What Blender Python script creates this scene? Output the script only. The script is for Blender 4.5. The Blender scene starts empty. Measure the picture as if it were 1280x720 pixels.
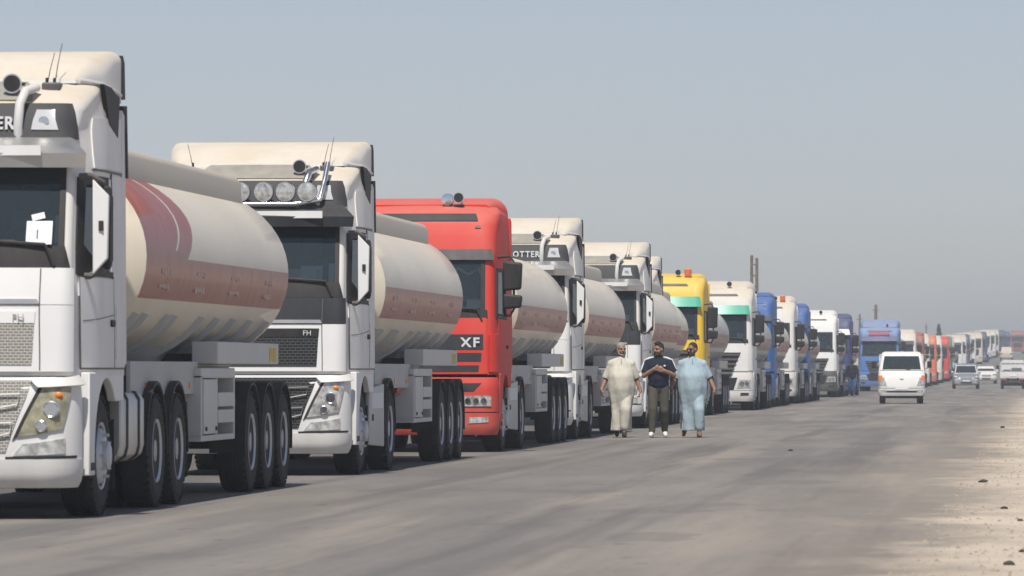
import bpy, math, random
from mathutils import Vector, Matrix
PI = math.pi
R = math.radians
random.seed(7)

# ------------------------------------------------------------------ camera
scn = bpy.context.scene
col = scn.collection
CAM_H, F_PX = 1.25, 7111.0          # 200 mm lens on a 36 mm wide frame, 1280 px
YAW, PITCH = math.atan(616 / F_PX), math.atan(103 / F_PX)
cd = bpy.data.cameras.new('camera')
cd.lens, cd.sensor_width = 200.0, 36.0
cd.clip_start, cd.clip_end = 0.5, 30000
cd.dof.use_dof = True
cd.dof.focus_distance = 92.0
cd.dof.aperture_fstop = 9.0
cam = bpy.data.objects.new('camera', cd)
cam.location = (0, 0, CAM_H)
cam.rotation_euler = (PI / 2 + PITCH, 0, YAW)
col.objects.link(cam)
scn.camera = cam

# ------------------------------------------------------------------ sky, sun, exposure
SUN = Vector((-0.035, -0.50, 0.85)).normalized()      # direction towards the sun
SUN_EL = math.asin(SUN.z)
SUN_AZ = math.atan2(SUN.x, SUN.y)
w = bpy.data.worlds.new('World')
scn.world = w
w.use_nodes = True
nt = w.node_tree
nt.nodes.clear()
wo = nt.nodes.new('ShaderNodeOutputWorld')
bg = nt.nodes.new('ShaderNodeBackground')
sky = nt.nodes.new('ShaderNodeTexSky')
sky.sky_type = 'NISHITA'
sky.sun_disc = False
sky.sun_elevation = SUN_EL
sky.sun_rotation = SUN_AZ
sky.air_density = 1.0
sky.dust_density = 0.3
sky.ozone_density = 1.0
hsv = nt.nodes.new('ShaderNodeHueSaturation')
hsv.inputs['Saturation'].default_value = 0.62
nt.links.new(sky.outputs[0], hsv.inputs['Color'])
tint = nt.nodes.new('ShaderNodeMix')
tint.data_type = 'RGBA'
tint.blend_type = 'MULTIPLY'
tint.inputs['Factor'].default_value = 1.0
tint.inputs['B'].default_value = (0.95, 0.985, 1.16, 1)       # blue-grey cast of the whole dusty sky
nt.links.new(hsv.outputs[0], tint.inputs['A'])
nt.links.new(tint.outputs['Result'], bg.inputs['Color'])
bg.inputs['Strength'].default_value = 0.076
nt.links.new(bg.outputs[0], wo.inputs[0])
ld = bpy.data.lights.new('sun', 'SUN')
ld.energy = 4.8
ld.angle = R(0.7)
ld.color = (1.0, 0.95, 0.87)
lo = bpy.data.objects.new('sun', ld)
lo.rotation_euler = (-SUN).to_track_quat('-Z', 'Y').to_euler()
lo.location = (0, 0, 60)
col.objects.link(lo)
scn.view_settings.view_transform = 'Standard'
scn.view_settings.look = 'None'
scn.view_settings.exposure = 0.0
scn.view_settings.gamma = 1.0
cy = scn.cycles
cy.use_denoising = True
cy.max_bounces = 8
cy.diffuse_bounces = 3
cy.glossy_bounces = 3
cy.transparent_max_bounces = 12
cy.volume_bounces = 1
cy.sample_clamp_indirect = 6.0

# ------------------------------------------------------------------ road shape
def sstep(a, b, x):
    t = max(0.0, min(1.0, (x - a) / (b - a)))
    return t * t * (3 - 2 * t)
def HZ(y):                       # the road climbs a low rise half a kilometre away
    return 4.3 * sstep(400, 1060, y)
def CX(y):                       # and bends a little to the right
    return 0.0095 * max(0.0, y - 250) if y > 250 else 0.0
def along(px, X):                # depth at which a line X metres beside the camera crosses image column px
    k = (px - 640) / F_PX
    c, s = math.cos(YAW), math.sin(YAW)
    return X * (-k * s - c) / (s - k * c)

# ------------------------------------------------------------------ materials
MATS = {}
def mat(name, c, rough=0.5, metal=0.0, dust=0.0, dust_c=(0.50, 0.42, 0.32), up=0.0, vary=0.0, scale=3.0, coat=0.0,
        emit=None, bump=0.0, bscale=40.0, spec=0.5, spray=0.0):
    if name in MATS:
        return MATS[name]
    m = bpy.data.materials.new(name)
    m.use_nodes = True
    n = m.node_tree
    L = n.links
    b = n.nodes['Principled BSDF']
    b.inputs['Base Color'].default_value = (*c, 1)
    b.inputs['Roughness'].default_value = rough
    b.inputs['Metallic'].default_value = metal
    b.inputs['Coat Weight'].default_value = coat
    b.inputs['Specular IOR Level'].default_value = spec
    if emit:
        b.inputs['Emission Color'].default_value = (*emit[:3], 1)
        b.inputs['Emission Strength'].default_value = emit[3]
    if dust or vary or up or bump:
        tc = n.nodes.new('ShaderNodeTexCoord')
    src = None
    if vary:
        no = n.nodes.new('ShaderNodeTexNoise')
        no.inputs['Scale'].default_value = scale * 2.3
        no.inputs['Detail'].default_value = 5
        L.new(tc.outputs['Object'], no.inputs['Vector'])
        mr = n.nodes.new('ShaderNodeMapRange')
        mr.inputs['From Min'].default_value = 0.3
        mr.inputs['From Max'].default_value = 0.7
        mr.inputs['To Min'].default_value = 1 - vary
        mr.inputs['To Max'].default_value = 1 + vary
        L.new(no.outputs['Fac'], mr.inputs['Value'])
        mx = n.nodes.new('ShaderNodeVectorMath')
        mx.operation = 'SCALE'
        mx.inputs[0].default_value = c
        L.new(mr.outputs[0], mx.inputs['Scale'])
        src = mx.outputs[0]
    if dust or up:
        no = n.nodes.new('ShaderNodeTexNoise')
        no.inputs['Scale'].default_value = scale
        no.inputs['Detail'].default_value = 8
        no.inputs['Roughness'].default_value = 0.65
        mp = n.nodes.new('ShaderNodeMapping')
        mp.inputs['Scale'].default_value = (1.4, 1.4, 0.45)
        L.new(tc.outputs['Object'], mp.inputs['Vector'])
        L.new(mp.outputs[0], no.inputs['Vector'])
        mr = n.nodes.new('ShaderNodeMapRange')
        mr.inputs['From Min'].default_value = 0.35
        mr.inputs['From Max'].default_value = 0.75
        mr.inputs['To Max'].default_value = dust
        L.new(no.outputs['Fac'], mr.inputs['Value'])
        fac = mr.outputs[0]
        if up:
            ge = n.nodes.new('ShaderNodeNewGeometry')
            sp = n.nodes.new('ShaderNodeSeparateXYZ')
            L.new(ge.outputs['Normal'], sp.inputs[0])
            m2 = n.nodes.new('ShaderNodeMapRange')
            m2.inputs['From Min'].default_value = 0.02
            m2.inputs['From Max'].default_value = 0.75
            m2.inputs['To Max'].default_value = up
            L.new(sp.outputs['Z'], m2.inputs['Value'])
            ad = n.nodes.new('ShaderNodeMath')
            ad.operation = 'ADD'
            ad.use_clamp = True
            L.new(fac, ad.inputs[0])
            L.new(m2.outputs[0], ad.inputs[1])
            fac = ad.outputs[0]
        if spray:           # mud thrown up along the lowest half metre
            sp2 = n.nodes.new('ShaderNodeSeparateXYZ')
            L.new(tc.outputs['Object'], sp2.inputs[0])
            m3 = n.nodes.new('ShaderNodeMapRange')
            m3.inputs['From Min'].default_value = 1.0
            m3.inputs['From Max'].default_value = 0.3
            m3.inputs['To Max'].default_value = spray
            L.new(sp2.outputs['Z'], m3.inputs['Value'])
            nm = n.nodes.new('ShaderNodeMath')
            nm.operation = 'MULTIPLY'
            L.new(m3.outputs[0], nm.inputs[0])
            L.new(no.outputs['Fac'], nm.inputs[1])
            mi = n.nodes.new('ShaderNodeMix')
            mi.data_type = 'RGBA'
            L.new(nm.outputs[0], mi.inputs['Factor'])
            mi.inputs['A'].default_value = (*c, 1)
            mi.inputs['B'].default_value = (0.26, 0.215, 0.165, 1)
            src = mi.outputs['Result']
        mi = n.nodes.new('ShaderNodeMix')
        mi.data_type = 'RGBA'
        L.new(fac, mi.inputs['Factor'])
        if src:
            L.new(src, mi.inputs['A'])
        else:
            mi.inputs['A'].default_value = (*c, 1)
        mi.inputs['B'].default_value = (*dust_c, 1)
        src = mi.outputs['Result']
        rr = n.nodes.new('ShaderNodeMapRange')
        rr.inputs['To Min'].default_value = rough
        rr.inputs['To Max'].default_value = 0.9
        L.new(fac, rr.inputs['Value'])
        L.new(rr.outputs[0], b.inputs['Roughness'])
    if src:
        L.new(src, b.inputs['Base Color'])
    if bump:
        nb = n.nodes.new('ShaderNodeTexNoise')
        nb.inputs['Scale'].default_value = bscale
        nb.inputs['Detail'].default_value = 4
        L.new(tc.outputs['Object'], nb.inputs['Vector'])
        bp = n.nodes.new('ShaderNodeBump')
        bp.inputs['Strength'].default_value = bump
        bp.inputs['Distance'].default_value = 0.02
        L.new(nb.outputs['Fac'], bp.inputs['Height'])
        L.new(bp.outputs[0], b.inputs['Normal'])
    MATS[name] = m
    return m

def paint(name, c, up=0.78, dust=0.32, rough=0.45):
    return mat(name, c, rough=rough, dust=dust, up=up, scale=1.6, coat=0.0, spec=0.35, spray=0.6, dust_c=(0.56, 0.49, 0.385))

WHITE = paint('white_paint', (0.76, 0.76, 0.75))
CLEANW = paint('clean_white_paint', (0.79, 0.79, 0.775), up=0.35, dust=0.08)
RED = paint('red_paint', (0.60, 0.024, 0.016), up=0.20, dust=0.06, rough=0.6)
YELLOW = paint('yellow_paint', (0.76, 0.495, 0.018), up=0.2, dust=0.12)
BLUE = paint('blue_paint', (0.014, 0.095, 0.33), up=0.12, dust=0.08)
NAVY = paint('navy_paint', (0.016, 0.04, 0.15), up=0.12, dust=0.12)
SKYB = paint('pale_blue_paint', (0.05, 0.17, 0.43), up=0.3, dust=0.12)
GREENP = paint('green_paint', (0.03, 0.19, 0.13), up=0.2, dust=0.2)
MAROON = paint('maroon_paint', (0.26, 0.03, 0.03), up=0.2, dust=0.25)
ORANGE = paint('orange_paint', (0.66, 0.13, 0.03), up=0.2, dust=0.2)
CREAM = paint('cream_paint', (0.72, 0.66, 0.54))
SILVER = mat('silver_paint', (0.42, 0.44, 0.47), rough=0.3, metal=0.55, dust=0.2, scale=2.0)
CHAR = mat('charcoal_paint', (0.028, 0.031, 0.037), rough=0.6, spec=0.25, dust=0.06, up=0.05, scale=2.2, dust_c=(0.40, 0.36, 0.30))
BLACKP = mat('black_plastic', (0.016, 0.016, 0.018), rough=0.6, spec=0.3, dust=0.10, up=0.08, scale=3, dust_c=(0.30, 0.26, 0.21))
GREYP = mat('grey_plastic', (0.055, 0.056, 0.06), rough=0.55, dust=0.25, up=0.2, scale=4, dust_c=(0.36, 0.32, 0.27))
GREYPAINT = paint('grey_painted_steel', (0.42, 0.43, 0.44), up=0.25, dust=0.35, rough=0.5)
LGREY = paint('light_grey_painted_steel', (0.58, 0.585, 0.58), up=0.2, dust=0.3, rough=0.5)
DKSTEEL = mat('dark_steel', (0.035, 0.033, 0.032), rough=0.7, dust=0.5, scale=4, dust_c=(0.14, 0.115, 0.09))
RUBBER = mat('tyre_rubber', (0.022, 0.021, 0.021), rough=0.85, dust=0.3, scale=5, dust_c=(0.075, 0.064, 0.052), bump=0.25, bscale=60)
RIM = mat('steel_rim', (0.62, 0.64, 0.67), rough=0.40, metal=0.35, dust=0.4, scale=5, dust_c=(0.25, 0.22, 0.19))
CHROME = mat('chrome', (0.78, 0.78, 0.78), rough=0.16, metal=1.0, dust=0.25, scale=6)
ALU = mat('brushed_aluminium', (0.55, 0.55, 0.54), rough=0.38, metal=0.85, dust=0.3, scale=3)
LAMP = mat('lamp_reflector', (0.50, 0.50, 0.48), rough=0.15, metal=0.35, vary=0.55, dust=0.2, scale=6)
LAMPY = mat('yellowed_lamp_lens', (0.27, 0.255, 0.165), rough=0.14, vary=0.45, dust=0.4, scale=7, dust_c=(0.50, 0.47, 0.34))
LENS = mat('clear_lens', (0.55, 0.56, 0.56), rough=0.08, metal=0.2)
AMBER = mat('amber_lens', (0.75, 0.22, 0.03), rough=0.25)
REDLENS = mat('red_lens', (0.35, 0.015, 0.012), rough=0.3)
PAPER = mat('paper', (0.80, 0.80, 0.79), rough=0.8)
INK = mat('ink', (0.03, 0.03, 0.035), rough=0.8)
STICK = mat('yellow_sticker', (0.62, 0.45, 0.10), rough=0.6, vary=0.2)
INTER = mat('dark_interior', (0.030, 0.032, 0.036), rough=0.85)
INTER2 = mat('grey_upholstery', (0.12, 0.125, 0.135), rough=0.9)
GREENVIS = mat('green_tinted_visor', (0.05, 0.36, 0.25), rough=0.25, coat=0.3)
SMOKE = mat('smoked_panel', (0.26, 0.245, 0.215), rough=0.6, dust=0.7, scale=5, dust_c=(0.40, 0.36, 0.29))
BADGE = mat('badge_metal', (0.80, 0.80, 0.80), rough=0.4, metal=0.3)
SKYLETTER = mat('pink_red_lettering', (0.60, 0.13, 0.18), rough=0.6)
WOOD = mat('weathered_pole_wood', (0.16, 0.125, 0.10), rough=0.9, vary=0.3, scale=2)

def glass_mat(name, tint, film):
    m = bpy.data.materials.new(name)
    m.use_nodes = True
    n = m.node_tree
    n.nodes.clear()
    out = n.nodes.new('ShaderNodeOutputMaterial')
    tr = n.nodes.new('ShaderNodeBsdfTransparent')
    tr.inputs[0].default_value = (*tint, 1)
    gl = n.nodes.new('ShaderNodeBsdfGlossy')
    gl.inputs['Roughness'].default_value = 0.03
    df = n.nodes.new('ShaderNodeBsdfDiffuse')
    df.inputs[0].default_value = (0.13, 0.185, 0.21, 1)
    fr = n.nodes.new('ShaderNodeFresnel')
    fr.inputs[0].default_value = 1.6
    m1 = n.nodes.new('ShaderNodeMixShader')
    m2 = n.nodes.new('ShaderNodeMixShader')
    m2.inputs[0].default_value = film
    n.links.new(fr.outputs[0], m1.inputs[0])
    n.links.new(tr.outputs[0], m1.inputs[1])
    n.links.new(gl.outputs[0], m1.inputs[2])
    n.links.new(m1.outputs[0], m2.inputs[1])
    n.links.new(df.outputs[0], m2.inputs[2])
    n.links.new(m2.outputs[0], out.inputs[0])
    return m
GLASS = glass_mat('windscreen_glass', (0.50, 0.58, 0.60), 0.15)
SIDEGLASS = glass_mat('side_window_glass', (0.5, 0.54, 0.56), 0.25)

def mesh_grille(name, c, hole, sc):
    """hexagonal wire mesh: too fine to build"""
    m = mat(name, c, rough=0.5)
    n = m.node_tree
    L = n.links
    b = n.nodes['Principled BSDF']
    tc = n.nodes.new('ShaderNodeTexCoord')
    sp = n.nodes.new('ShaderNodeSeparateXYZ')
    L.new(tc.outputs['Object'], sp.inputs[0])
    cb = n.nodes.new('ShaderNodeCombineXYZ')
    L.new(sp.outputs['X'], cb.inputs['X'])
    L.new(sp.outputs['Z'], cb.inputs['Y'])
    br = n.nodes.new('ShaderNodeTexBrick')
    br.inputs['Scale'].default_value = sc
    br.inputs['Mortar Size'].default_value = 0.11
    br.inputs['Mortar Smooth'].default_value = 0.5
    br.inputs['Brick Width'].default_value = 1.0
    br.inputs['Row Height'].default_value = 0.55
    br.inputs['Color1'].default_value = (*hole, 1)
    br.inputs['Color2'].default_value = (*hole, 1)
    br.inputs['Mortar'].default_value = (*c, 1)
    L.new(cb.outputs[0], br.inputs['Vector'])
    L.new(br.outputs['Color'], b.inputs['Base Color'])
    bp = n.nodes.new('ShaderNodeBump')
    bp.inputs['Strength'].default_value = 0.8
    bp.inputs['Distance'].default_value = 0.02
    L.new(br.outputs['Fac'], bp.inputs['Height'])
    L.new(bp.outputs[0], b.inputs['Normal'])
    return m
GRILLE_W = mesh_grille('white_wire_mesh', (0.62, 0.60, 0.55), (0.25, 0.23, 0.20), 22)
GRILLE_B = mesh_grille('black_wire_mesh', (0.075, 0.077, 0.08), (0.008, 0.008, 0.008), 16)

# ------------------------------------------------------------------ mesh builder
class MB:
    def __init__(s):
        s.v, s.f, s.mi = [], [], []
    def add(s, v, f, mi=0):
        o = len(s.v)
        s.v += [tuple(p) for p in v]
        s.f += [tuple(i + o for i in q) for q in f]
        s.mi += [mi] * len(f)
        return s
    def box(s, a, b, taper=None, M=None):
        (x0, y0, z0), (x1, y1, z1) = a, b
        v = [Vector((x, y, z)) for z in (z0, z1) for y in (y0, y1) for x in (x0, x1)]
        if taper:
            cx, cy2 = (x0 + x1) / 2, (y0 + y1) / 2
            for p in v[4:]:
                p.x = cx + (p.x - cx) * taper[0]
                p.y = cy2 + (p.y - cy2) * taper[1]
        if M:
            v = [M @ p for p in v]
        return s.add(v, [(0, 2, 3, 1), (4, 5, 7, 6), (0, 1, 5, 4), (2, 6, 7, 3), (0, 4, 6, 2), (1, 3, 7, 5)])
    def tube(s, p0, p1, r0, r1=None, n=10, caps=True):
        r1 = r0 if r1 is None else r1
        p0, p1 = Vector(p0), Vector(p1)
        d = (p1 - p0).normalized()
        u = d.orthogonal().normalized()
        w2 = d.cross(u)
        v = []
        for p, r in ((p0, r0), (p1, r1)):
            for k in range(n):
                a = 2 * PI * k / n
                v.append(p + (u * math.cos(a) + w2 * math.sin(a)) * r)
        f = [(k, (k + 1) % n, n + (k + 1) % n, n + k) for k in range(n)]
        if caps:
            f += [tuple(range(n - 1, -1, -1)), tuple(range(n, 2 * n))]
        return s.add(v, f)
    def path(s, pts, r, n=8):
        pts = [Vector(p) for p in pts]
        rs = r if isinstance(r, (list, tuple)) else [r] * len(pts)
        v, f = [], []
        up = None
        for i, p in enumerate(pts):
            a = pts[max(0, i - 1)]
            b = pts[min(len(pts) - 1, i + 1)]
            d = (b - a).normalized()
            if up is None:
                up = d.orthogonal().normalized()
            u = (up - d * up.dot(d)).normalized()
            up = u
            w2 = d.cross(u)
            for k in range(n):
                t = 2 * PI * k / n
                v.append(p + (u * math.cos(t) + w2 * math.sin(t)) * rs[i])
        for i in range(len(pts) - 1):
            for k in range(n):
                f.append((i * n + k, i * n + (k + 1) % n, (i + 1) * n + (k + 1) % n, (i + 1) * n + k))
        m = (len(pts) - 1) * n
        f += [tuple(range(n - 1, -1, -1)), tuple(range(m, m + n))]
        return s.add(v, f)
    def lathe(s, prof, axis='x', c=(0, 0, 0), n=32):
        """prof: (along axis, radius) from end to end"""
        v, f = [], []
        for t, r in prof:
            for k in range(n):
                a = 2 * PI * k / n
                if axis == 'x':
                    v.append((c[0] + t, c[1] + r * math.cos(a), c[2] + r * math.sin(a)))
                elif axis == 'y':
                    v.append((c[0] + r * math.sin(a), c[1] + t, c[2] + r * math.cos(a)))
                else:
                    v.append((c[0] + r * math.cos(a), c[1] + r * math.sin(a), c[2] + t))
        for i in range(len(prof) - 1):
            for k in range(n):
                f.append((i * n + k, i * n + (k + 1) % n, (i + 1) * n + (k + 1) % n, (i + 1) * n + k))
        if prof[0][1] > 1e-4:
            f.append(tuple(range(n - 1, -1, -1)))
        if prof[-1][1] > 1e-4:
            m = (len(prof) - 1) * n
            f.append(tuple(range(m, m + n)))
        return s.add(v, f)
    def prism(s, poly, x0, x1, axis='x'):
        """polygon in the plane across the axis, pushed from x0 to x1 along it"""
        def P(t, q):
            return (t, q[0], q[1]) if axis == 'x' else ((q[0], t, q[1]) if axis == 'y' else (q[0], q[1], t))
        n = len(poly)
        v = [P(x0, q) for q in poly] + [P(x1, q) for q in poly]
        f = [tuple(range(n - 1, -1, -1)), tuple(range(n, 2 * n))]
        f += [(k, (k + 1) % n, n + (k + 1) % n, n + k) for k in range(n)]
        return s.add(v, f)
    def ball(s, c, r, seg=14, rings=9, M=None):
        r = (r, r, r) if isinstance(r, (int, float)) else r
        v, f = [], []
        for i in range(rings + 1):
            t = PI * i / rings
            for k in range(seg):
                a = 2 * PI * k / seg
                p = Vector((r[0] * math.sin(t) * math.cos(a), r[1] * math.sin(t) * math.sin(a), r[2] * math.cos(t)))
                if M:
                    p = M @ p
                v.append(p + Vector(c))
        for i in range(rings):
            for k in range(seg):
                f.append((i * seg + k, (i + 1) * seg + k, (i + 1) * seg + (k + 1) % seg, i * seg + (k + 1) % seg))
        return s.add(v, f)
    def cap(s, p0, r0, p1, r1, n=12):
        """closed limb with rounded ends"""
        s.tube(p0, p1, r0, r1, n)
        s.ball(p0, r0, n, 8)
        s.ball(p1, r1, n, 8)
        return s
    def mirror_x(s):
        n = len(s.v)
        s.v += [(-p[0], p[1], p[2]) for p in s.v]
        s.f += [tuple(i + n for i in reversed(q)) for q in s.f]
        s.mi += list(s.mi)
        return s
    def build(s, name, material, parent=None, smooth=40, bevel=0.0, fix=True, loc=None):
        me = bpy.data.meshes.new(name)
        me.from_pydata(s.v, [], s.f)
        me.validate()
        if fix:
            import bmesh
            bm = bmesh.new()
            bm.from_mesh(me)
            bmesh.ops.remove_doubles(bm, verts=bm.verts, dist=1e-5)
            bmesh.ops.recalc_face_normals(bm, faces=bm.faces)
            bm.to_mesh(me)
            bm.free()
        ms = material if isinstance(material, (list, tuple)) else [material]
        for m in ms:
            me.materials.append(m)
        if len(ms) > 1 and not fix:
            me.polygons.foreach_set('material_index', s.mi)
        if smooth:
            me.polygons.foreach_set('use_smooth', [True] * len(me.polygons))
            me.set_sharp_from_angle(angle=R(smooth))
        o = bpy.data.objects.new(name, me)
        col.objects.link(o)
        o.parent = parent
        if loc:
            o.location = loc
        if bevel:
            bv = o.modifiers.new('bevel', 'BEVEL')
            bv.width = bevel
            bv.segments = 2
            bv.limit_method = 'ANGLE'
            bv.angle_limit = R(35)
        return o

def empty(name, loc=(0, 0, 0), rz=0.0, parent=None):
    o = bpy.data.objects.new(name, None)
    col.objects.link(o)
    o.location = loc
    o.rotation_euler = (0, 0, rz)
    o.parent = parent
    return o
def tag(o, label=None, cat=None, group=None, kind=None):
    for k, v in (('label', label), ('category', cat), ('group', group), ('kind', kind)):
        if v:
            o[k] = v
    return o
def copy_tree(o, parent=None):
    c = o.copy()
    col.objects.link(c)
    c.parent = parent
    for ch in list(o.children):
        copy_tree(ch, c)
    return c
def use(o, parent, loc=(0, 0, 0), sc=None):
    """place a copy of a prototype part"""
    c = copy_tree(o, parent)
    c.location = loc
    if sc:
        c.scale = sc
    return c
def letters(txt, size, x, y, z, material, parent, right=False, depth=0.006, bold=0.0, squeeze=1.0):
    """flat raised letters facing -y, one object a letter; x is the centre (or the right end)"""
    objs, adv = [], 0.0
    for ch in txt:
        cu = bpy.data.curves.new('letter', 'FONT')
        cu.body = ch
        cu.size = size
        cu.extrude = depth
        cu.offset = bold
        cu.resolution_u = 3
        t = bpy.data.objects.new('letter', cu)
        col.objects.link(t)
        dg = bpy.context.evaluated_depsgraph_get()
        me = bpy.data.meshes.new_from_object(t.evaluated_get(dg))
        bpy.data.objects.remove(t)
        me.materials.append(material)
        xs = [v.co.x for v in me.vertices] or [0, size * .3]
        w0, w1 = min(xs), max(xs)
        for v in me.vertices:
            v.co = Vector(((v.co.x - w0) * squeeze + adv, -v.co.z, v.co.y))
        adv += (w1 - w0) * squeeze + size * 0.13
        o = bpy.data.objects.new('letter', me)
        col.objects.link(o)
        o.parent = parent
        objs.append(o)
    adv -= size * 0.13
    for o in objs:
        o.location = (x - (adv if right else adv / 2), y, z)
    return objs

# ------------------------------------------------------------------ cab surface
def pchip(tab, c, z):
    n = len(tab)
    if z <= tab[0][0]:
        return tab[0][c]
    if z >= tab[-1][0]:
        return tab[-1][c]
    i = 0
    while tab[i + 1][0] < z:
        i += 1
    def slope(k):
        return (tab[k + 1][c] - tab[k][c]) / (tab[k + 1][0] - tab[k][0])
    def tang(k):
        if k == 0:
            return slope(0)
        if k == n - 1:
            return slope(n - 2)
        a, b = slope(k - 1), slope(k)
        return 0.0 if a * b <= 0 else 2 * a * b / (a + b)
    h = tab[i + 1][0] - tab[i][0]
    t = (z - tab[i][0]) / h
    m0, m1 = tang(i) * h, tang(i + 1) * h
    return ((2 * t**3 - 3 * t**2 + 1) * tab[i][c] + (t**3 - 2 * t**2 + t) * m0 + (-2 * t**3 + 3 * t**2) * tab[i + 1][c]
            + (t**3 - t**2) * m1)

class Cab:
    """outline of the cab at every height: s 0..1 front, 1..2 corner, 2..3 side"""
    def __init__(s, tab, yr, inset=0.0, zi=1.2, taper=0.6):
        s.tab, s.yr, s.inset, s.zi, s.taper = tab, yr, inset, zi, taper
    def row(s, z):
        y0, w, r, b = [pchip(s.tab, c, z) for c in (1, 2, 3, 4)]
        return y0, w - s.ins(z), r, b
    def ins(s, z):                      # the flank draws in towards the front corner
        return s.inset * (0.45 + 0.55 * sstep(s.zi - .12, s.zi + .02, z)) * (1 - sstep(3.3, 3.7, z))
    def pt(s, u, z):
        y0, w, r, b = s.row(z)
        a = abs(u)
        if a <= 1:
            x, y = a * (w - r), y0 + b * a * a
        elif a <= 2:
            t = (a - 1) * PI / 2
            x, y = w - r + r * math.sin(t), y0 + b + r * (1 - math.cos(t))
        else:
            yc = y0 + b + r
            y = yc + (a - 2) * max(0.02, s.yr - yc)
            x = w + s.ins(z) * sstep(yc - s.taper * .35, yc + s.taper, y) - s.ins(z) * sstep(yc - s.taper * .35, yc + s.taper, yc) * max(0, 1 - (y - yc) / s.taper)
        return Vector((math.copysign(x, u), y, z))
    def nrm(s, u, z):
        e = 0.004
        a = s.pt(u + e, z) - s.pt(u - e, z)
        b = s.pt(u, z + e) - s.pt(u, z - e)
        n = a.cross(b)
        return n.normalized() if n.length > 1e-9 else Vector((0, -1, 0))
    def ux(s, x, z):
        y0, w, r, b = s.row(z)
        if abs(x) <= w - r:
            return x / (w - r)
        t = math.asin(min(1, (abs(x) - (w - r)) / r))
        return math.copysign(1 + t / (PI / 2), x)
    def uy(s, y, z):
        y0, w, r, b = s.row(z)
        yc = y0 + b + r
        if y >= yc:
            return 2 + (y - yc) / max(0.02, s.yr - yc)
        t = math.acos(max(0, min(1, 1 - (y - y0 - b) / r)))
        return 1 + t / (PI / 2)
    def cv(s, q):
        return (s.ux(q[0], q[1]), q[1]) if len(q) == 2 else (s.uy(q[1], q[2]), q[2])
    def patch(s, name, material, quad, parent, off=0.01, thick=0.03, nu=8, nz=4, mirror=False, flip=False, smooth=40, bulge=0.0):
        """panel laid on the cab: quad = bottom inner, bottom outer, top outer, top inner"""
        q = [s.cv(p) for p in quad]
        if flip:
            q = [(-a, z) for a, z in q]
        mb = MB()
        def P(i, j, o):
            a, b = i / nu, j / nz
            u = (1 - b) * ((1 - a) * q[0][0] + a * q[1][0]) + b * ((1 - a) * q[3][0] + a * q[2][0])
            z = (1 - b) * ((1 - a) * q[0][1] + a * q[1][1]) + b * ((1 - a) * q[3][1] + a * q[2][1])
            return s.pt(u, z) + s.nrm(u, z) * o
        W = nu + 1
        v = [P(i, j, off + bulge * (1 - (2 * i / nu - 1)**2) * (1 - (2 * j / nz - 1)**2)) for j in range(nz + 1) for i in range(W)]
        f = [(j * W + i, j * W + i + 1, (j + 1) * W + i + 1, (j + 1) * W + i) for j in range(nz) for i in range(nu)]
        ring = [(i, 0) for i in range(nu)] + [(nu, j) for j in range(nz)] + [(i, nz) for i in range(nu, 0, -1)] + [(0, j) for j in range(nz, 0, -1)]
        n0 = len(v)
        v += [P(i, j, off - thick) for i, j in ring]
        m = len(ring)
        for k in range(m):
            a, b = ring[k], ring[(k + 1) % m]
            f.append((a[1] * W + a[0], n0 + k, n0 + (k + 1) % m, b[1] * W + b[0]))
        mb.add(v, f)
        o = mb.build(name, material, parent, smooth=smooth)
        if mirror:
            s.patch(name, material, quad, parent, off, thick, nu, nz, False, True, smooth, bulge)
        return o
    def shell(s, name, material, parent, z0, z1, holes, du=None, zs=None, front_from=0.0, rear=True, top=True):
        us = sorted(set([0, .25, .5, .75, 1, 1.15, 1.3, 1.45, 1.6, 1.75, 1.9, 2, 2.06, 2.12, 2.2, 2.3, 2.4, 2.5, 2.75, 3] + [h[i] for h in holes for i in (0, 1) if h[i] >= 0]))
        zl = sorted(set([z0 + (z1 - z0) * k / 16 for k in range(17)] + [h[i] for h in holes for i in (2, 3)] + [r[0] for r in s.tab if z0 < r[0] < z1]))
        full = [-u for u in reversed(us) if u > 0] + us
        W = len(full)
        v = [s.pt(u, z) for z in zl for u in full]
        f = []
        for j in range(len(zl) - 1):
            zm = (zl[j] + zl[j + 1]) / 2
            for i in range(W - 1):
                um = abs((full[i] + full[i + 1]) / 2)
                if any(h[0] < um < h[1] and h[2] < zm < h[3] for h in holes):
                    continue
                f.append((j * W + i, j * W + i + 1, (j + 1) * W + i + 1, (j + 1) * W + i))
            if rear:
                f.append((j * W + W - 1, j * W, (j + 1) * W, (j + 1) * W + W - 1))
        if top:
            m = (len(zl) - 1) * W
            f.append(tuple(range(m, m + W)))
            f.append(tuple(range(W - 1, -1, -1)))
        return MB().add(v, f).build(name, material, parent, smooth=50, fix=False)

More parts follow.
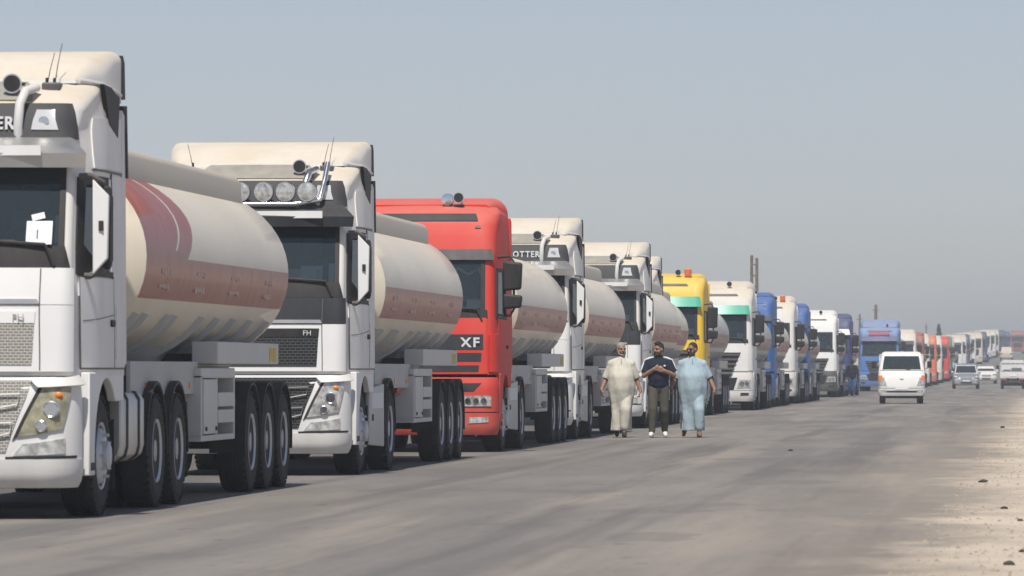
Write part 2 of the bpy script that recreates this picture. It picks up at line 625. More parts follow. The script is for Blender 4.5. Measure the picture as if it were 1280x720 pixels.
# ------------------------------------------------------------------ ground, verge, road
def nodes_of(name):
    m = bpy.data.materials.new(name)
    m.use_nodes = True
    return m, m.node_tree, m.node_tree.links, m.node_tree.nodes['Principled BSDF']
class NG:
    """terse node maths"""
    def __init__(s, n):
        s.n = n
    def m(s, op, a, b=None, c=None, clamp=False):
        k = s.n.nodes.new('ShaderNodeMath')
        k.operation = op
        k.use_clamp = clamp
        for i, x in enumerate((a, b, c)):
            if x is None:
                continue
            if isinstance(x, (int, float)):
                k.inputs[i].default_value = x
            else:
                s.n.links.new(x, k.inputs[i])
        return k.outputs[0]
    def noise(s, vec, scale, detail=6, rough=0.6, mapping=None):
        if mapping:
            mp = s.n.nodes.new('ShaderNodeMapping')
            mp.inputs['Scale'].default_value = mapping
            s.n.links.new(vec, mp.inputs['Vector'])
            vec = mp.outputs[0]
        k = s.n.nodes.new('ShaderNodeTexNoise')
        k.inputs['Scale'].default_value = scale
        k.inputs['Detail'].default_value = detail
        k.inputs['Roughness'].default_value = rough
        s.n.links.new(vec, k.inputs['Vector'])
        return k.outputs['Fac']
    def ramp(s, v, a, b, lo=0.0, hi=1.0, smooth=True):
        k = s.n.nodes.new('ShaderNodeMapRange')
        if smooth:
            k.interpolation_type = 'SMOOTHSTEP'
        for i, x in zip(('From Min', 'From Max', 'To Min', 'To Max'), (a, b, lo, hi)):
            k.inputs[i].default_value = x
        s.n.links.new(v, k.inputs['Value'])
        return k.outputs[0]
    def mix(s, f, a, b):
        k = s.n.nodes.new('ShaderNodeMix')
        k.data_type = 'RGBA'
        for sock, x in (('Factor', f), ('A', a), ('B', b)):
            if isinstance(x, (int, float)):
                k.inputs[sock].default_value = x
            elif isinstance(x, tuple):
                k.inputs[sock].default_value = (*x, 1)
            else:
                s.n.links.new(x, k.inputs[sock])
        return k.outputs['Result']

SAND_A, SAND_B = (0.57, 0.48, 0.38), (0.46, 0.385, 0.30)
def sand_colour(g, vec):
    a = g.noise(vec, 0.35, 8, 0.65)
    b = g.noise(vec, 9.0, 4, 0.7)
    c = g.mix(g.ramp(a, 0.35, 0.7), SAND_A, SAND_B)
    return g.mix(g.ramp(b, 0.55, 0.8, 0, 0.45), c, (0.24, 0.19, 0.14))
def make_ground_mats():
    m, n, L, b = nodes_of('sandy_ground')
    g = NG(n)
    tc = n.nodes.new('ShaderNodeTexCoord')
    L.new(sand_colour(g, tc.outputs['Object']), b.inputs['Base Color'])
    b.inputs['Roughness'].default_value = 0.95
    bp = n.nodes.new('ShaderNodeBump')
    bp.inputs['Strength'].default_value = 0.5
    bp.inputs['Distance'].default_value = 0.03
    L.new(g.noise(tc.outputs['Object'], 14, 5, 0.7), bp.inputs['Height'])
    L.new(bp.outputs[0], b.inputs['Normal'])
    sand = m
    m, n, L, b = nodes_of('worn_asphalt')
    g = NG(n)
    uv = n.nodes.new('ShaderNodeUVMap')
    uv.uv_map = 'road'
    sp = n.nodes.new('ShaderNodeSeparateXYZ')
    L.new(uv.outputs[0], sp.inputs[0])
    u, vv = sp.outputs['X'], sp.outputs['Y']
    vec = uv.outputs[0]
    base = g.mix(g.ramp(g.noise(vec, 0.5, 8, 0.6, (1, 0.12, 1)), 0.3, 0.7), (0.135, 0.127, 0.119), (0.235, 0.213, 0.189))
    # long worn wheel tracks and dragged dust, stretched along the road
    tracks = g.noise(vec, 1.1, 6, 0.55, (1.0, 0.018, 1))
    base = g.mix(g.ramp(tracks, 0.50, 0.64, 0, 0.7), base, (0.095, 0.090, 0.086))
    dust = g.noise(vec, 0.8, 6, 0.6, (1.3, 0.05, 1))
    base = g.mix(g.ramp(dust, 0.50, 0.70, 0, 0.6), base, (0.33, 0.283, 0.23))
    # oil, patches and scuffs
    pat = g.noise(vec, 0.55, 5, 0.5, (1.0, 0.35, 1))
    base = g.mix(g.ramp(pat, 0.595, 0.615, 0, 0.38), base, (0.105, 0.10, 0.098))
    st = g.noise(vec, 3.4, 7, 0.65, (0.9, 0.3, 1))
    base = g.mix(g.ramp(st, 0.635, 0.665, 0, 0.6), base, (0.06, 0.056, 0.052))
    # parked lane: oil-dark ground beneath the queue
    oil = g.ramp(g.m('ADD', u, g.m('MULTIPLY', g.noise(vec, 0.7, 5, 0.6, (1, .3, 1)), 2.2)), -8.3, -6.3, 0.75, 0.0)
    base = g.mix(oil, base, (0.075, 0.068, 0.062))
    spk = g.noise(vec, 9, 5, 0.75, (1, .5, 1))
    base = g.mix(g.ramp(spk, 0.5, 0.75, 0, 0.4), base, (0.085, 0.08, 0.075))
    spk2 = g.noise(vec, 16, 4, 0.7, (1, .5, 1))
    base = g.mix(g.ramp(spk2, 0.55, 0.75, 0, 0.35), base, (0.34, 0.30, 0.26))
    grit = g.noise(vec, 90, 3, 0.7)
    base = g.mix(g.ramp(grit, 0.35, 0.75, 0, 0.35), base, (0.30, 0.27, 0.24))
    # sand blown over the right edge of the asphalt
    e1 = g.noise(vec, 0.22, 6, 0.62, (1.0, 0.45, 1))
    e2 = g.noise(vec, 2.2, 6, 0.7, (0.8, 0.3, 1))
    edge = g.m('ADD', g.m('ADD', u, g.m('MULTIPLY', g.m('SUBTRACT', e1, 0.5), 2.6)), g.m('MULTIPLY', g.m('SUBTRACT', e2, 0.5), 1.7))
    drift = g.m('MINIMUM', g.m('MULTIPLY', g.m('MAXIMUM', g.m('SUBTRACT', vv, 35.0), 0.0), 0.0062), 2.4)
    edge = g.m('SUBTRACT', edge, drift)
    sandmask = g.ramp(edge, -1.05, 0.2)
    base = g.mix(g.ramp(edge, -3.0, -0.4, 0, 0.42), base, (0.335, 0.28, 0.215))
    tc = n.nodes.new('ShaderNodeTexCoord')
    base = g.mix(sandmask, base, sand_colour(g, tc.outputs['Object']))
    L.new(base, b.inputs['Base Color'])
    b.inputs['Roughness'].default_value = 0.82
    b.inputs['Specular IOR Level'].default_value = 0.3
    bp = n.nodes.new('ShaderNodeBump')
    bp.inputs['Strength'].default_value = 0.35
    bp.inputs['Distance'].default_value = 0.02
    L.new(g.noise(vec, 30, 5, 0.7), bp.inputs['Height'])
    L.new(bp.outputs[0], b.inputs['Normal'])
    return sand, m
SAND, ASPHALT = make_ground_mats()
ys = [-60 + 10 * k for k in range(26)] + [200 + 20 * k for k in range(1, 51)] + [1300, 1500, 2000, 3000, 5000, 8000, 12000]
def strip(name, xs, dz, material, bumpy=0.0):
    v, f, uvs = [], [], []
    rnd = random.Random(3)
    for y in ys:
        for x in xs:
            v.append((x + CX(min(y, 1300)), y, HZ(y) + dz + (rnd.uniform(-bumpy, bumpy) if x > 7 or x < -14 else 0)))
            uvs.append((x, y))
    W = len(xs)
    for j in range(len(ys) - 1):
        for i in range(W - 1):
            f.append((j * W + i, j * W + i + 1, (j + 1) * W + i + 1, (j + 1) * W + i))
    o = MB().add(v, f).build(name, material, None, smooth=60, fix=False)
    uvl = o.data.uv_layers.new(name='road')
    for lp in o.data.loops:
        uvl.data[lp.index].uv = uvs[lp.vertex_index]
    return tag(o, kind='structure')
strip('ground', [-6000, -2000, -700, -250, -90, -40, -25, -15, 2.5, 4, 7.5, 12, 25, 60, 150, 500, 2000, 6000], 0.0, SAND)
strip('road', [-13.5, -11, -8, -5, -2, 0.8, 2.2, 5.5], 0.004, ASPHALT)

# ------------------------------------------------------------------ wheels (prototypes; x is the outer side)
PROTO = empty('prototype')
def make_wheel(kind, n=36):
    """front: rim bulges out; rear: deep dish; one wheel, outer face towards +x, centre at the origin"""
    root = empty('wheel', parent=PROTO)
    wd, ro, ri = (0.30, 0.515, 0.29) if kind != 'rear' else (0.58, 0.515, 0.29)
    p = [(-wd, ri), (-wd, ro - .05), (-wd + .025, ro - .012), (-wd + .05, ro)]
    k = wd / 3
    if kind == 'rear':
        p += [(-wd / 2 - .03, ro), (-wd / 2 - .015, ro - .12), (-wd / 2 + .015, ro - .12), (-wd / 2 + .03, ro)]
    else:
        for t in (-.2, -.07, .07, .2):
            c = -wd / 2 + t * wd
            p += [(c - .01, ro), (c - .008, ro - .012), (c + .008, ro - .012), (c + .01, ro)]
    p += [(-.05, ro), (-.025, ro - .012), (-.004, ro - .06), (0.006, ro - .11), (0.0, ri + .03), (-.02, ri)]
    t = MB().lathe(p, 'x', n=n)
    # tread blocks on the shoulder
    for q in range(n):
        a = 2 * PI * (q + .5) / n
        c, s = math.cos(a), math.sin(a)
        M = Matrix(((1, 0, 0, 0), (0, c, -s, 0), (0, s, c, 0), (0, 0, 0, 1)))
        t.box((-.075, ro - .02, -.022), (-.006, ro + .004, .022), M=M)
    t.build('tyre', RUBBER, root, smooth=35)
    if kind == 'front':
        r = [(-.20, .30), (-.02, .295), (0.0, .288), (-.005, .27), (-.05, .255), (-.01, .235), (.02, .20), (.025, .165),
             (.025, .125), (.06, .12), (.075, .09), (.075, 0)]
        bolts = (.02, .185)
    else:
        r = [(-.20, .30), (-.02, .295), (0.0, .288), (-.01, .27), (-.05, .25), (-.10, .235), (-.115, .19), (-.11, .14),
             (-.03, .135), (-.02, .10), (-.02, 0)]
        bolts = (-.11, .19)
    rm = MB().lathe(r, 'x', n=n)
    for q in range(10):
        a = 2 * PI * q / 10
        y, z = bolts[1] * math.cos(a), bolts[1] * math.sin(a)
        rm.tube((bolts[0], y, z), (bolts[0] + .035, y, z), .017, .014, 6)
    rm.build('rim', RIM, root, smooth=35)
    return root
W_FRONT, W_REAR, W_TRAIL = make_wheel('front'), make_wheel('rear'), make_wheel('trail')
def put_wheels(root, protos, y, xo=1.22, z=0.515):
    for sx in (1, -1):
        o = use(protos, root, (sx * xo, y, z))
        if sx < 0:
            o.rotation_euler = (0, 0, PI)

# ------------------------------------------------------------------ tank trailer (prototypes)
def tank_material(name, wedge, stripe=(0.31, 0.085, 0.062), base=(0.74, 0.67, 0.54)):
    m, n, L, b = nodes_of(name)
    g = NG(n)
    tc = n.nodes.new('ShaderNodeTexCoord')
    oi = n.nodes.new('ShaderNodeObjectInfo')
    va = n.nodes.new('ShaderNodeVectorMath')
    L.new(tc.outputs['Object'], va.inputs[0])
    cb = n.nodes.new('ShaderNodeCombineXYZ')
    for i in range(3):
        L.new(g.m('MULTIPLY', oi.outputs['Random'], 31.0 + 7 * i), cb.inputs[i])
    L.new(cb.outputs[0], va.inputs[1])
    vec = va.outputs[0]
    sp = n.nodes.new('ShaderNodeSeparateXYZ')
    L.new(tc.outputs['Object'], sp.inputs[0])
    y, z = sp.outputs['Y'], sp.outputs['Z']
    c = g.mix(g.ramp(g.noise(vec, 0.9, 7, 0.6, (1, .5, 1)), .35, .7), base, tuple(x * .88 for x in base))
    ge = n.nodes.new('ShaderNodeNewGeometry')
    s2 = n.nodes.new('ShaderNodeSeparateXYZ')
    L.new(ge.outputs['Normal'], s2.inputs[0])
    c = g.mix(g.ramp(s2.outputs['Z'], 0.1, 0.9, 0, 0.5), c, (0.66, 0.58, 0.455))     # settled dust on the upper side
    inz = g.m('MULTIPLY', g.m('GREATER_THAN', z, 1.90), g.m('LESS_THAN', z, 2.29))
    iny = g.m('MULTIPLY', g.m('GREATER_THAN', y, 3.62), g.m('LESS_THAN', y, 13.75))
    red = g.m('MULTIPLY', inz, iny)
    if wedge:
        # end of the painted field leans forward over the shoulder of the tank, a thin line inside it
        yb = g.m('ADD', 6.1, g.m('MULTIPLY', g.m('SINE', g.m('MULTIPLY', g.m('SUBTRACT', z, 2.25), 3.3)), 0.85))
        up = g.m('GREATER_THAN', z, 2.2)
        fld = g.m('MULTIPLY', g.m('MULTIPLY', up, g.m('LESS_THAN', y, yb)), g.m('GREATER_THAN', y, 3.62))
        ln = g.m('ABSOLUTE', g.m('SUBTRACT', y, g.m('SUBTRACT', yb, 0.9)))
        ln = g.m('MULTIPLY', g.m('LESS_THAN', ln, 0.05), g.m('GREATER_THAN', z, 2.36))
        red = g.m('MAXIMUM', red, g.m('MULTIPLY', fld, g.m('SUBTRACT', 1.0, ln)))
    fade = g.ramp(g.noise(vec, 3.0, 6, 0.7), .3, .8, 1.0, 0.88)
    c = g.mix(g.m('MULTIPLY', red, fade), c, stripe)
    # streaks running down
    stv = g.noise(vec, 2.4, 6, 0.65, (0.3, 1.6, 0.12))
    c = g.mix(g.ramp(stv, 0.56, 0.80, 0, 0.14), c, (0.27, 0.235, 0.185))
    L.new(c, b.inputs['Base Color'])
    b.inputs['Roughness'].default_value = 0.42
    b.inputs['Coat Weight'].default_value = 0.1
    bp = n.nodes.new('ShaderNodeBump')
    bp.inputs['Strength'].default_value = 0.25
    bp.inputs['Distance'].default_value = 0.07
    L.new(g.noise(vec, 0.8, 2, 0.5, (1, .25, 1)), bp.inputs['Height'])
    L.new(bp.outputs[0], b.inputs['Normal'])
    return m
DUCT = paint('beige_duct_paint', (0.40, 0.37, 0.32), up=.2, dust=.25, rough=.5)
TANK_W = tank_material('cream_tank_paint_with_red_front_field', True)
TANK_S = tank_material('cream_tank_paint_with_stripe', False)
TANK_G = tank_material('grey_tank_paint_with_stripe', False, (0.22, 0.115, 0.10), (0.47, 0.46, 0.44))
TA, TB, TZ = 1.245, 0.97, 2.27
def tank_mesh(name, material, parent, y0=3.62, y1=13.75):
    prof = [(y0 - .34, 0.0), (y0 - .335, .15), (y0 - .30, .42), (y0 - .22, .70), (y0 - .11, .89), (y0, 1.0)]
    k = [(y0, 1.0)]
    for j in range(1, 7):
        yy = y0 + (y1 - y0) * j / 7
        prof += [(yy - .06, 1.0), (yy - .04, 1.0), (yy - .02, 1.0), (yy - .01, 1.0018), (yy + .01, 1.0018), (yy + .02, 1.0), (yy + .04, 1.0), (yy + .06, 1.0)]
    prof += [(y1, 1.0), (y1 + .11, .89), (y1 + .20, .70), (y1 + .27, .42), (y1 + .30, .15), (y1 + .305, 0.0)]
    v, f = [], []
    n = 56
    for yy, r in prof:
        for q in range(n):
            a = 2 * PI * q / n
            ca, sa = math.cos(a), math.sin(a)
            e = 0.97
            v.append((math.copysign(abs(ca)**e, ca) * TA * r, yy, TZ + math.copysign(abs(sa)**e, sa) * TB * r))
    for j in range(len(prof) - 1):
        for q in range(n):
            f.append((j * n + q, j * n + (q + 1) % n, (j + 1) * n + (q + 1) % n, (j + 1) * n + q))
    return MB().add(v, f).build(name, material, parent, smooth=50)
def tank_x(z):
    t = max(0.0, 1 - abs((z - TZ) / TB)**(2 / .97))
    return TA * t**(.97 / 2)

def make_trailer(tank_mat, far=False):
    r = empty('trailer', parent=PROTO)
    tk = tank_mesh('tank', tank_mat, r)
    if not far:
        for sx in (1, -1):
            # pipe duct along the shoulder, hollow end
            d = MB().prism([(.52 * sx, 3.05), (.53 * sx, 3.24), (.58 * sx, 3.30), (.66 * sx, 3.325), (.74 * sx, 3.30), (.79 * sx, 3.24), (.80 * sx, 3.0)], 2.62, 13.3, 'y')
            d.build('duct', DUCT, tk, smooth=50)
            MB().box((.52 * sx, 2.60, 3.05), (.80 * sx, 2.64, 3.33)).build('duct_end', MAROON, tk)
        MB().box((-.28, 3.6, TZ + TB - .01), (.28, 13.6, TZ + TB + .035)).build('walkway', ALU, tk)
        for k in range(4):
            MB().lathe([(0, .27), (.10, .27), (.12, .22), (.15, .20), (.16, 0)], 'z', (0, 4.7 + 2.4 * k, TZ + TB + .02), 20).build('manhole', ALU, tk)
        # gussets under the belly
        for yy in (3.9, 4.45, 5.9, 6.3, 8.1, 9.2, 10.4, 11.7, 13.0):
            for sx in (1, -1):
                a = [(tank_x(z), z) for z in (1.78, 1.68, 1.58, 1.5, 1.42, 1.36)]
                poly = [(sx * (x - .02), z) for x, z in a] + [(sx * (x + .055), z - .03) for x, z in reversed(a)]
                MB().prism(poly, yy - .016, yy + .016, 'y').build('gusset', LGREY, tk)
        # saddle plate running from the frame up to the belly
        for sx in (1, -1):
            MB().add([(sx * .52, 3.3, 1.20), (sx * .52, 13.9, 1.20), (sx * .80, 13.9, 1.55), (sx * .80, 3.3, 1.55),
                      (sx * .50, 3.3, 1.20), (sx * .50, 13.9, 1.20), (sx * .78, 13.9, 1.57), (sx * .78, 3.3, 1.57)],
                     [(0, 1, 2, 3), (4, 7, 6, 5), (0, 4, 5, 1), (1, 5, 6, 2), (2, 6, 7, 3), (3, 7, 4, 0)]).build('saddle_plate', GREYPAINT, r)
        # faint stencilled warnings on the stripe, two rows of short strokes
        rnd = random.Random(5)
        for yy in (4.9, 7.2, 9.6, 12.2):
            mb = MB()
            for row in (2.17, 2.03):
                q = yy - .30
                while q < yy + .30:
                    wd = rnd.uniform(.05, .13)
                    x = tank_x(row) * 1.0 + .003
                    hz = rnd.uniform(.02, .045)
                    mb.box((x - .01, q, row - hz), (x + .003, q + wd, row + hz * .3))
                    q += wd + .035
            tag(mb.build('stencil', FADED, tk), kind='stuff')
    # frame
    for sx in (1, -1):
        MB().box((sx * .42, 3.2, 1.02), (sx * .52, 14.0, 1.30)).build('frame_rail', DKSTEEL, r)
    MB().box((-.60, 3.3, 1.29), (.60, 13.9, 1.36)).build('saddle', GREYPAINT, r)
    if not far:
        for sx in (1, -1):
            MB().box((sx * 1.10, 3.35, 1.02), (sx * 1.14, 7.6, 1.33)).build('side_panel', GREYPAINT, r, bevel=.006)
            for yy in (3.6, 5.2, 7.2):
                MB().box((sx * .5, yy, 1.1), (sx * 1.11, yy + .08, 1.2)).build('bracket', DKSTEEL, r)
            # cabinet with a door and open shelf slots
            cb = MB()
            X0, X1 = sx * .62, sx * 1.21
            cb.box((X0, 7.35, .56), (X1, 9.75, .62)).box((X0, 7.35, 1.17), (X1, 9.75, 1.27)).box((X0, 7.35, .60), (X1, 7.43, 1.2))
            cb.box((X0, 9.68, .60), (X1, 9.75, 1.2)).box((X0, 8.42, .60), (X1, 8.48, 1.2)).box((X0, 7.4, .60), (sx * .66, 9.7, 1.2))
            c = cb.build('cabinet', LGREY, r, bevel=.008)
            MB().box((sx * 1.19, 7.45, .63), (sx * 1.222, 8.41, 1.16)).build('cabinet_door', LGREY, c, bevel=.006)
            MB().box((sx * 1.19, 8.5, .73), (sx * 1.218, 9.66, .86)).build('shelf_board', LGREY, c, bevel=.006)
            MB().box((sx * 1.19, 8.5, .89), (sx * 1.218, 9.66, 1.03)).build('shelf_board', LGREY, c, bevel=.006)
            MB().box((sx * 1.222, 7.55, .66), (sx * 1.235, 7.62, .70)).build('latch', DKSTEEL, c)
            MB().box((sx * 1.222, 8.25, .66), (sx * 1.235, 8.32, .70)).build('latch', DKSTEEL, c)
            # hose box beam
            hb = MB().box((sx * .98, 8.3, 1.31), (sx * 1.24, 12.95, 1.53)).build('hose_box', LGREY, r, bevel=.01)
            st = MB()
            st.box((sx * 1.235, 12.2, 1.34), (sx * 1.246, 12.45, 1.48)).build('sticker', STICK, hb)
            MB().box((sx * 1.235, 12.5, 1.34), (sx * 1.246, 12.75, 1.48)).build('sticker', STICK, hb)
            for yy in (8.6, 10.2, 11.8):
                MB().box((sx * .55, yy, 1.33), (sx * 1.0, yy + .08, 1.41)).build('bracket', DKSTEEL, r)
            # mudguards
            for yy in (11.0, 12.3, 13.6):
                mb = MB()
                pts = []
                for k in range(13):
                    a = R(-12 + 204 * k / 12)
                    pts.append((math.cos(a), math.sin(a)))
                poly = [(yy + .625 * c2, .53 + .60 * s2) for c2, s2 in pts] + [(yy + .60 * c2, .53 + .575 * s2) for c2, s2 in reversed(pts)]
                mb.prism(poly, sx * .86, sx * 1.23, 'x')
                mb.build('mudguard', BLACKP, r, smooth=40)
                MB().box((sx * .5, yy - .04, 1.04), (sx * .9, yy + .04, 1.10)).build('bracket', DKSTEEL, r)
            for yy in (4.2, 5.6, 7.0):
                MB().box((sx * 1.138, yy, 1.08), (sx * 1.150, yy + .10, 1.13)).build('reflector', AMBER, r)
            MB().path([(sx * .60, 10.0, 1.12), (sx * .95, 10.0, 1.08), (sx * 1.12, 10.0, .92)], .07, 10).build('outlet_pipe', ALU, r)
            MB().lathe([(0, .10), (.05, .10), (.07, .06), (.07, 0)], 'x', (sx * 1.10 if sx > 0 else -1.17, 10.0, .92), 14).build('outlet_cap', CHROME, r)
            MB().box((sx * .80, 14.18, .30), (sx * 1.20, 14.20, .98)).build('mud_flap', RUBBER, r)
            # landing leg
            MB().box((sx * .62, 6.55, .42), (sx * .74, 6.70, 1.2)).box((sx * .56, 6.48, .38), (sx * .80, 6.77, .43)).build('landing_leg', DKSTEEL, r)
            MB().lathe([(0, 0), (0, .10), (.55, .10), (.58, .07), (.58, 0)], 'y', (sx * .98, 6.55, 1.0), 16).build('fire_extinguisher_tube', REDLENS, r)
            MB().box((sx * .55, 6.75, .93), (sx * 1.0, 6.85, 1.0)).build('bracket', DKSTEEL, r)
            MB().box((sx * .70, 14.22, .62), (sx * 1.18, 14.30, .76)).build('tail_lamp', REDLENS, r)
            MB().box((sx * .2, 14.24, 1.0), (sx * .32, 14.30, 1.2)).build('bracket', DKSTEEL, r)
        MB().box((-1.2, 14.12, .56), (1.2, 14.22, .80)).box((-.45, 13.6, .66), (-.35, 14.15, 1.1)).box((.35, 13.6, .66), (.45, 14.15, 1.1)).build('rear_bumper', DKSTEEL, r)
        MB().box((-.35, 8, .62), (.35, 10.5, .98)).build('air_tank', DKSTEEL, r, bevel=.1)
    for yy in (11.0, 12.3, 13.6):
        ax = MB().tube((-1.0, yy, .515), (1.0, yy, .515), .075)
        for x in (-.48, .48):
            ax.box((x - .06, yy - .5, .55), (x + .06, yy + .5, .67)).box((x - .05, yy + .35, .6), (x + .05, yy + .5, 1.1))
        ax.build('axle', DKSTEEL, r)
    for yy in (11.0, 12.3, 13.6):
        put_wheels(r, W_TRAIL, yy)
    return r
FADED = mat('faded_stencil_paint', (0.58, 0.42, 0.37), rough=0.7)
TR_W, TR_S, TR_G = make_trailer(TANK_W), make_trailer(TANK_S), make_trailer(TANK_G)
TR_FAR = make_trailer(TANK_S, far=True)
def put_trailer(root, proto, dy=0.0, skip=()):
    """hang the trailer's parts on the truck itself"""
    for ch in list(proto.children):
        c = copy_tree(ch, root)
        c.location = Vector(ch.location) + Vector((0, dy, 0))
        for g in list(c.children):
            if g.name.split('.')[0] in skip:
                bpy.data.objects.remove(g)

# ------------------------------------------------------------------ tractor units
def arch_poly(y0, y1, ztop, yc, zc, rad, zfront, zrear):
    a0 = math.pi - math.asin(max(-1, min(1, (zfront - zc) / rad)))
    a1 = math.asin(max(-1, min(1, (zrear - zc) / rad)))
    p = [(y0, zfront), (y0, ztop), (y1, ztop), (y1, zrear)]
    n = 14
    for k in range(n + 1):
        a = a1 + (a0 - a1) * k / n
        p.append((yc + rad * math.cos(a), zc + rad * math.sin(a)))
    return p
def mudguard(root, yy, half, z=.53, x0=.62, x1=1.22, a0=-5, a1=185, m=None):
    for sx in (1, -1):
        pts = [(math.cos(R(a0 + (a1 - a0) * k / 12)), math.sin(R(a0 + (a1 - a0) * k / 12))) for k in range(13)]
        poly = [(yy + half * c, z + .62 * s) for c, s in pts] + [(yy + (half - .03) * c, z + .59 * s) for c, s in reversed(pts)]
        MB().prism(poly, sx * x0, sx * x1, 'x').build('mudguard', m or BLACKP, root, smooth=40)
        MB().box((sx * .38, yy - .05, z + .50), (sx * .66, yy + .05, z + .57)).build('bracket', DKSTEEL, root)

def rear_chassis(root, axles, lng, tankstyle):
    """frame rails, drive wheels and guards, fifth wheel, fuel tank"""
    end = axles[-1] + .75
    for sx in (1, -1):
        MB().box((sx * .36, .55, .78), (sx * .43, end, 1.02)).build('frame_rail', DKSTEEL, root)
    MB().lathe([(0, .50), (.05, .50), (.05, .0)], 'z', (0, (axles[0] + axles[-1]) / 2, 1.02), 20).build('fifth_wheel', DKSTEEL, root)
    MB().box((-.34, .6, .45), (.34, 2.4, 1.05)).build('engine', DKSTEEL, root, bevel=.05)
    fa = MB().tube((-1.0, 1.37, .515), (1.0, 1.37, .515), .09)
    for x in (-.4, .4):
        fa.box((x - .05, .75, .58), (x + .05, 2.0, .66)).box((x - .05, .75, .6), (x + .05, .85, .82)).box((x - .05, 1.9, .6), (x + .05, 2.0, .82))
    fa.build('axle', DKSTEEL, root)
    put_wheels(root, W_FRONT, 1.37, 1.20)
    for a in axles:
        ax = MB().tube((-.95, a, .515), (.95, a, .515), .10)
        for x in (-.4, .4):
            ax.box((x - .05, a - .45, .58), (x + .05, a + .45, .66)).box((x - .04, a - .45, .6), (x + .04, a - .33, .82))
        ax.ball((0, a, .55), .24, 12, 8)
        ax.build('axle', DKSTEEL, root)
        put_wheels(root, W_REAR, a)
        mudguard(root, a, .64)
    for sx in (1, -1):
        if tankstyle == 'tank':
            y0, y1 = 2.42, axles[0] - .68
            prof = [(.62, .50), (.70, .44), (1.10, .44), (1.18, .50), (1.20, .58), (1.20, .98), (1.16, 1.05), (.66, 1.05), (.62, .98)]
            ft = MB().prism([(sx * a, b) for a, b in prof], y0, y1, 'y').build('fuel_tank', ALU, root, smooth=30, bevel=.015)
            for k in (.25, .75):
                yy = y0 + (y1 - y0) * k
                MB().prism([(sx * (a + (.012 if a > .9 else -.0)), b + (.012 if b > .75 else -.012)) for a, b in prof], yy - .03, yy + .03, 'y').build('tank_strap', DKSTEEL, ft)
        else:
            y0, y1 = 2.12, axles[0] - .66
            sk = MB().prism([(y0, .34), (y0 + .06, 1.02), (y1 - .02, 1.08), (y1, .30)], sx * 1.16, sx * 1.21, 'x').build('side_skirt', LGREY, root, bevel=.012)
            MB().box((sx * .42, y0 + .1, .36), (sx * 1.165, y1 - .08, 1.0)).build('fuel_tank', GREYP, root, bevel=.03)
            MB().box((sx * 1.205, y0 + .30, .78), (sx * 1.216, y1 - .18, .97)).build('sticker', PAPER, sk)
            MB().box((sx * 1.205, y0 + .30, .63), (sx * 1.217, y0 + .46, .71)).build('handle', BLACKP, sk)
        MB().box((sx * .92, 2.02, .22), (sx * 1.20, 2.045, .82)).build('mud_flap', RUBBER, root)
        MB().box((sx * .66, axles[-1] + .66, .24), (sx * 1.20, axles[-1] + .685, .95)).build('mud_flap', RUBBER, root)
    # hoses behind the cab
    for k in range(3):
        pts = [(-.25 + .2 * k, 2.32, 1.9 - .1 * k), (-.2 + .18 * k, 2.6, 1.55), (-.1 + .12 * k, 2.9, 1.45), (-.05 + .08 * k, 3.3, 1.35)]
        MB().path(pts, .022, 6).build('air_hose', (BLACKP, REDLENS, BLACKP)[k], root)

def horn(root, x, y, z, parent=None, m=None, big=1.0):
    b = MB().lathe([(0, .085), (.04, .062), (.12, .038), (.28, .024), (.45, .022), (.46, 0)], 'y', (x, y, z + .08), 16)
    b.tube((x, y + .2, z - .06), (x, y + .2, z + .08), .018)
    b.tube((x, y + .4, z - .06), (x, y + .4, z + .08), .018)
    h = b.build('air_horn', m or CHROME, parent or root, smooth=40)
    MB().lathe([(-.006, .072), (-.005, 0)], 'y', (x, y, z + .08), 16).build('horn_mouth', BLACKP, h)
    return h
def aerial(root, x, y, z, h, parent=None, lean=.05):
    MB().tube((x, y, z - .03), (x, y, z + .08), .018, .012, 8).path([(x, y, z), (x + lean * .4, y + lean, z + h * .5), (x + lean, y + 2 * lean, z + h)], [.005, .004, .003], 5).build('aerial', BLACKP, parent or root)

FH_TAB = [  # z, front y, half width, corner radius, front bow
    (0.26, 0.10, 1.19, 0.30, 0.06), (0.34, 0.02, 1.235, 0.32, 0.07), (0.50, 0.00, 1.25, 0.32, 0.07), (1.10, 0.03, 1.25, 0.26, 0.08),
    (1.24, 0.04, 1.25, 0.15, 0.13), (1.75, 0.06, 1.25, 0.13, 0.13), (2.10, 0.11, 1.245, 0.10, 0.13), (2.28, 0.16, 1.24, 0.085, 0.12),
    (2.98, 0.44, 1.22, 0.09, 0.10), (3.20, 0.52, 1.215, 0.16, 0.09), (3.46, 0.64, 1.215, 0.25, 0.09), (3.58, 0.78, 1.20, 0.33, 0.10),
    (3.68, 0.98, 1.17, 0.40, 0.12), (3.75, 1.22, 1.10, 0.45, 0.14), (3.78, 1.45, 1.00, 0.50, 0.15)]
FH_YR = 2.28

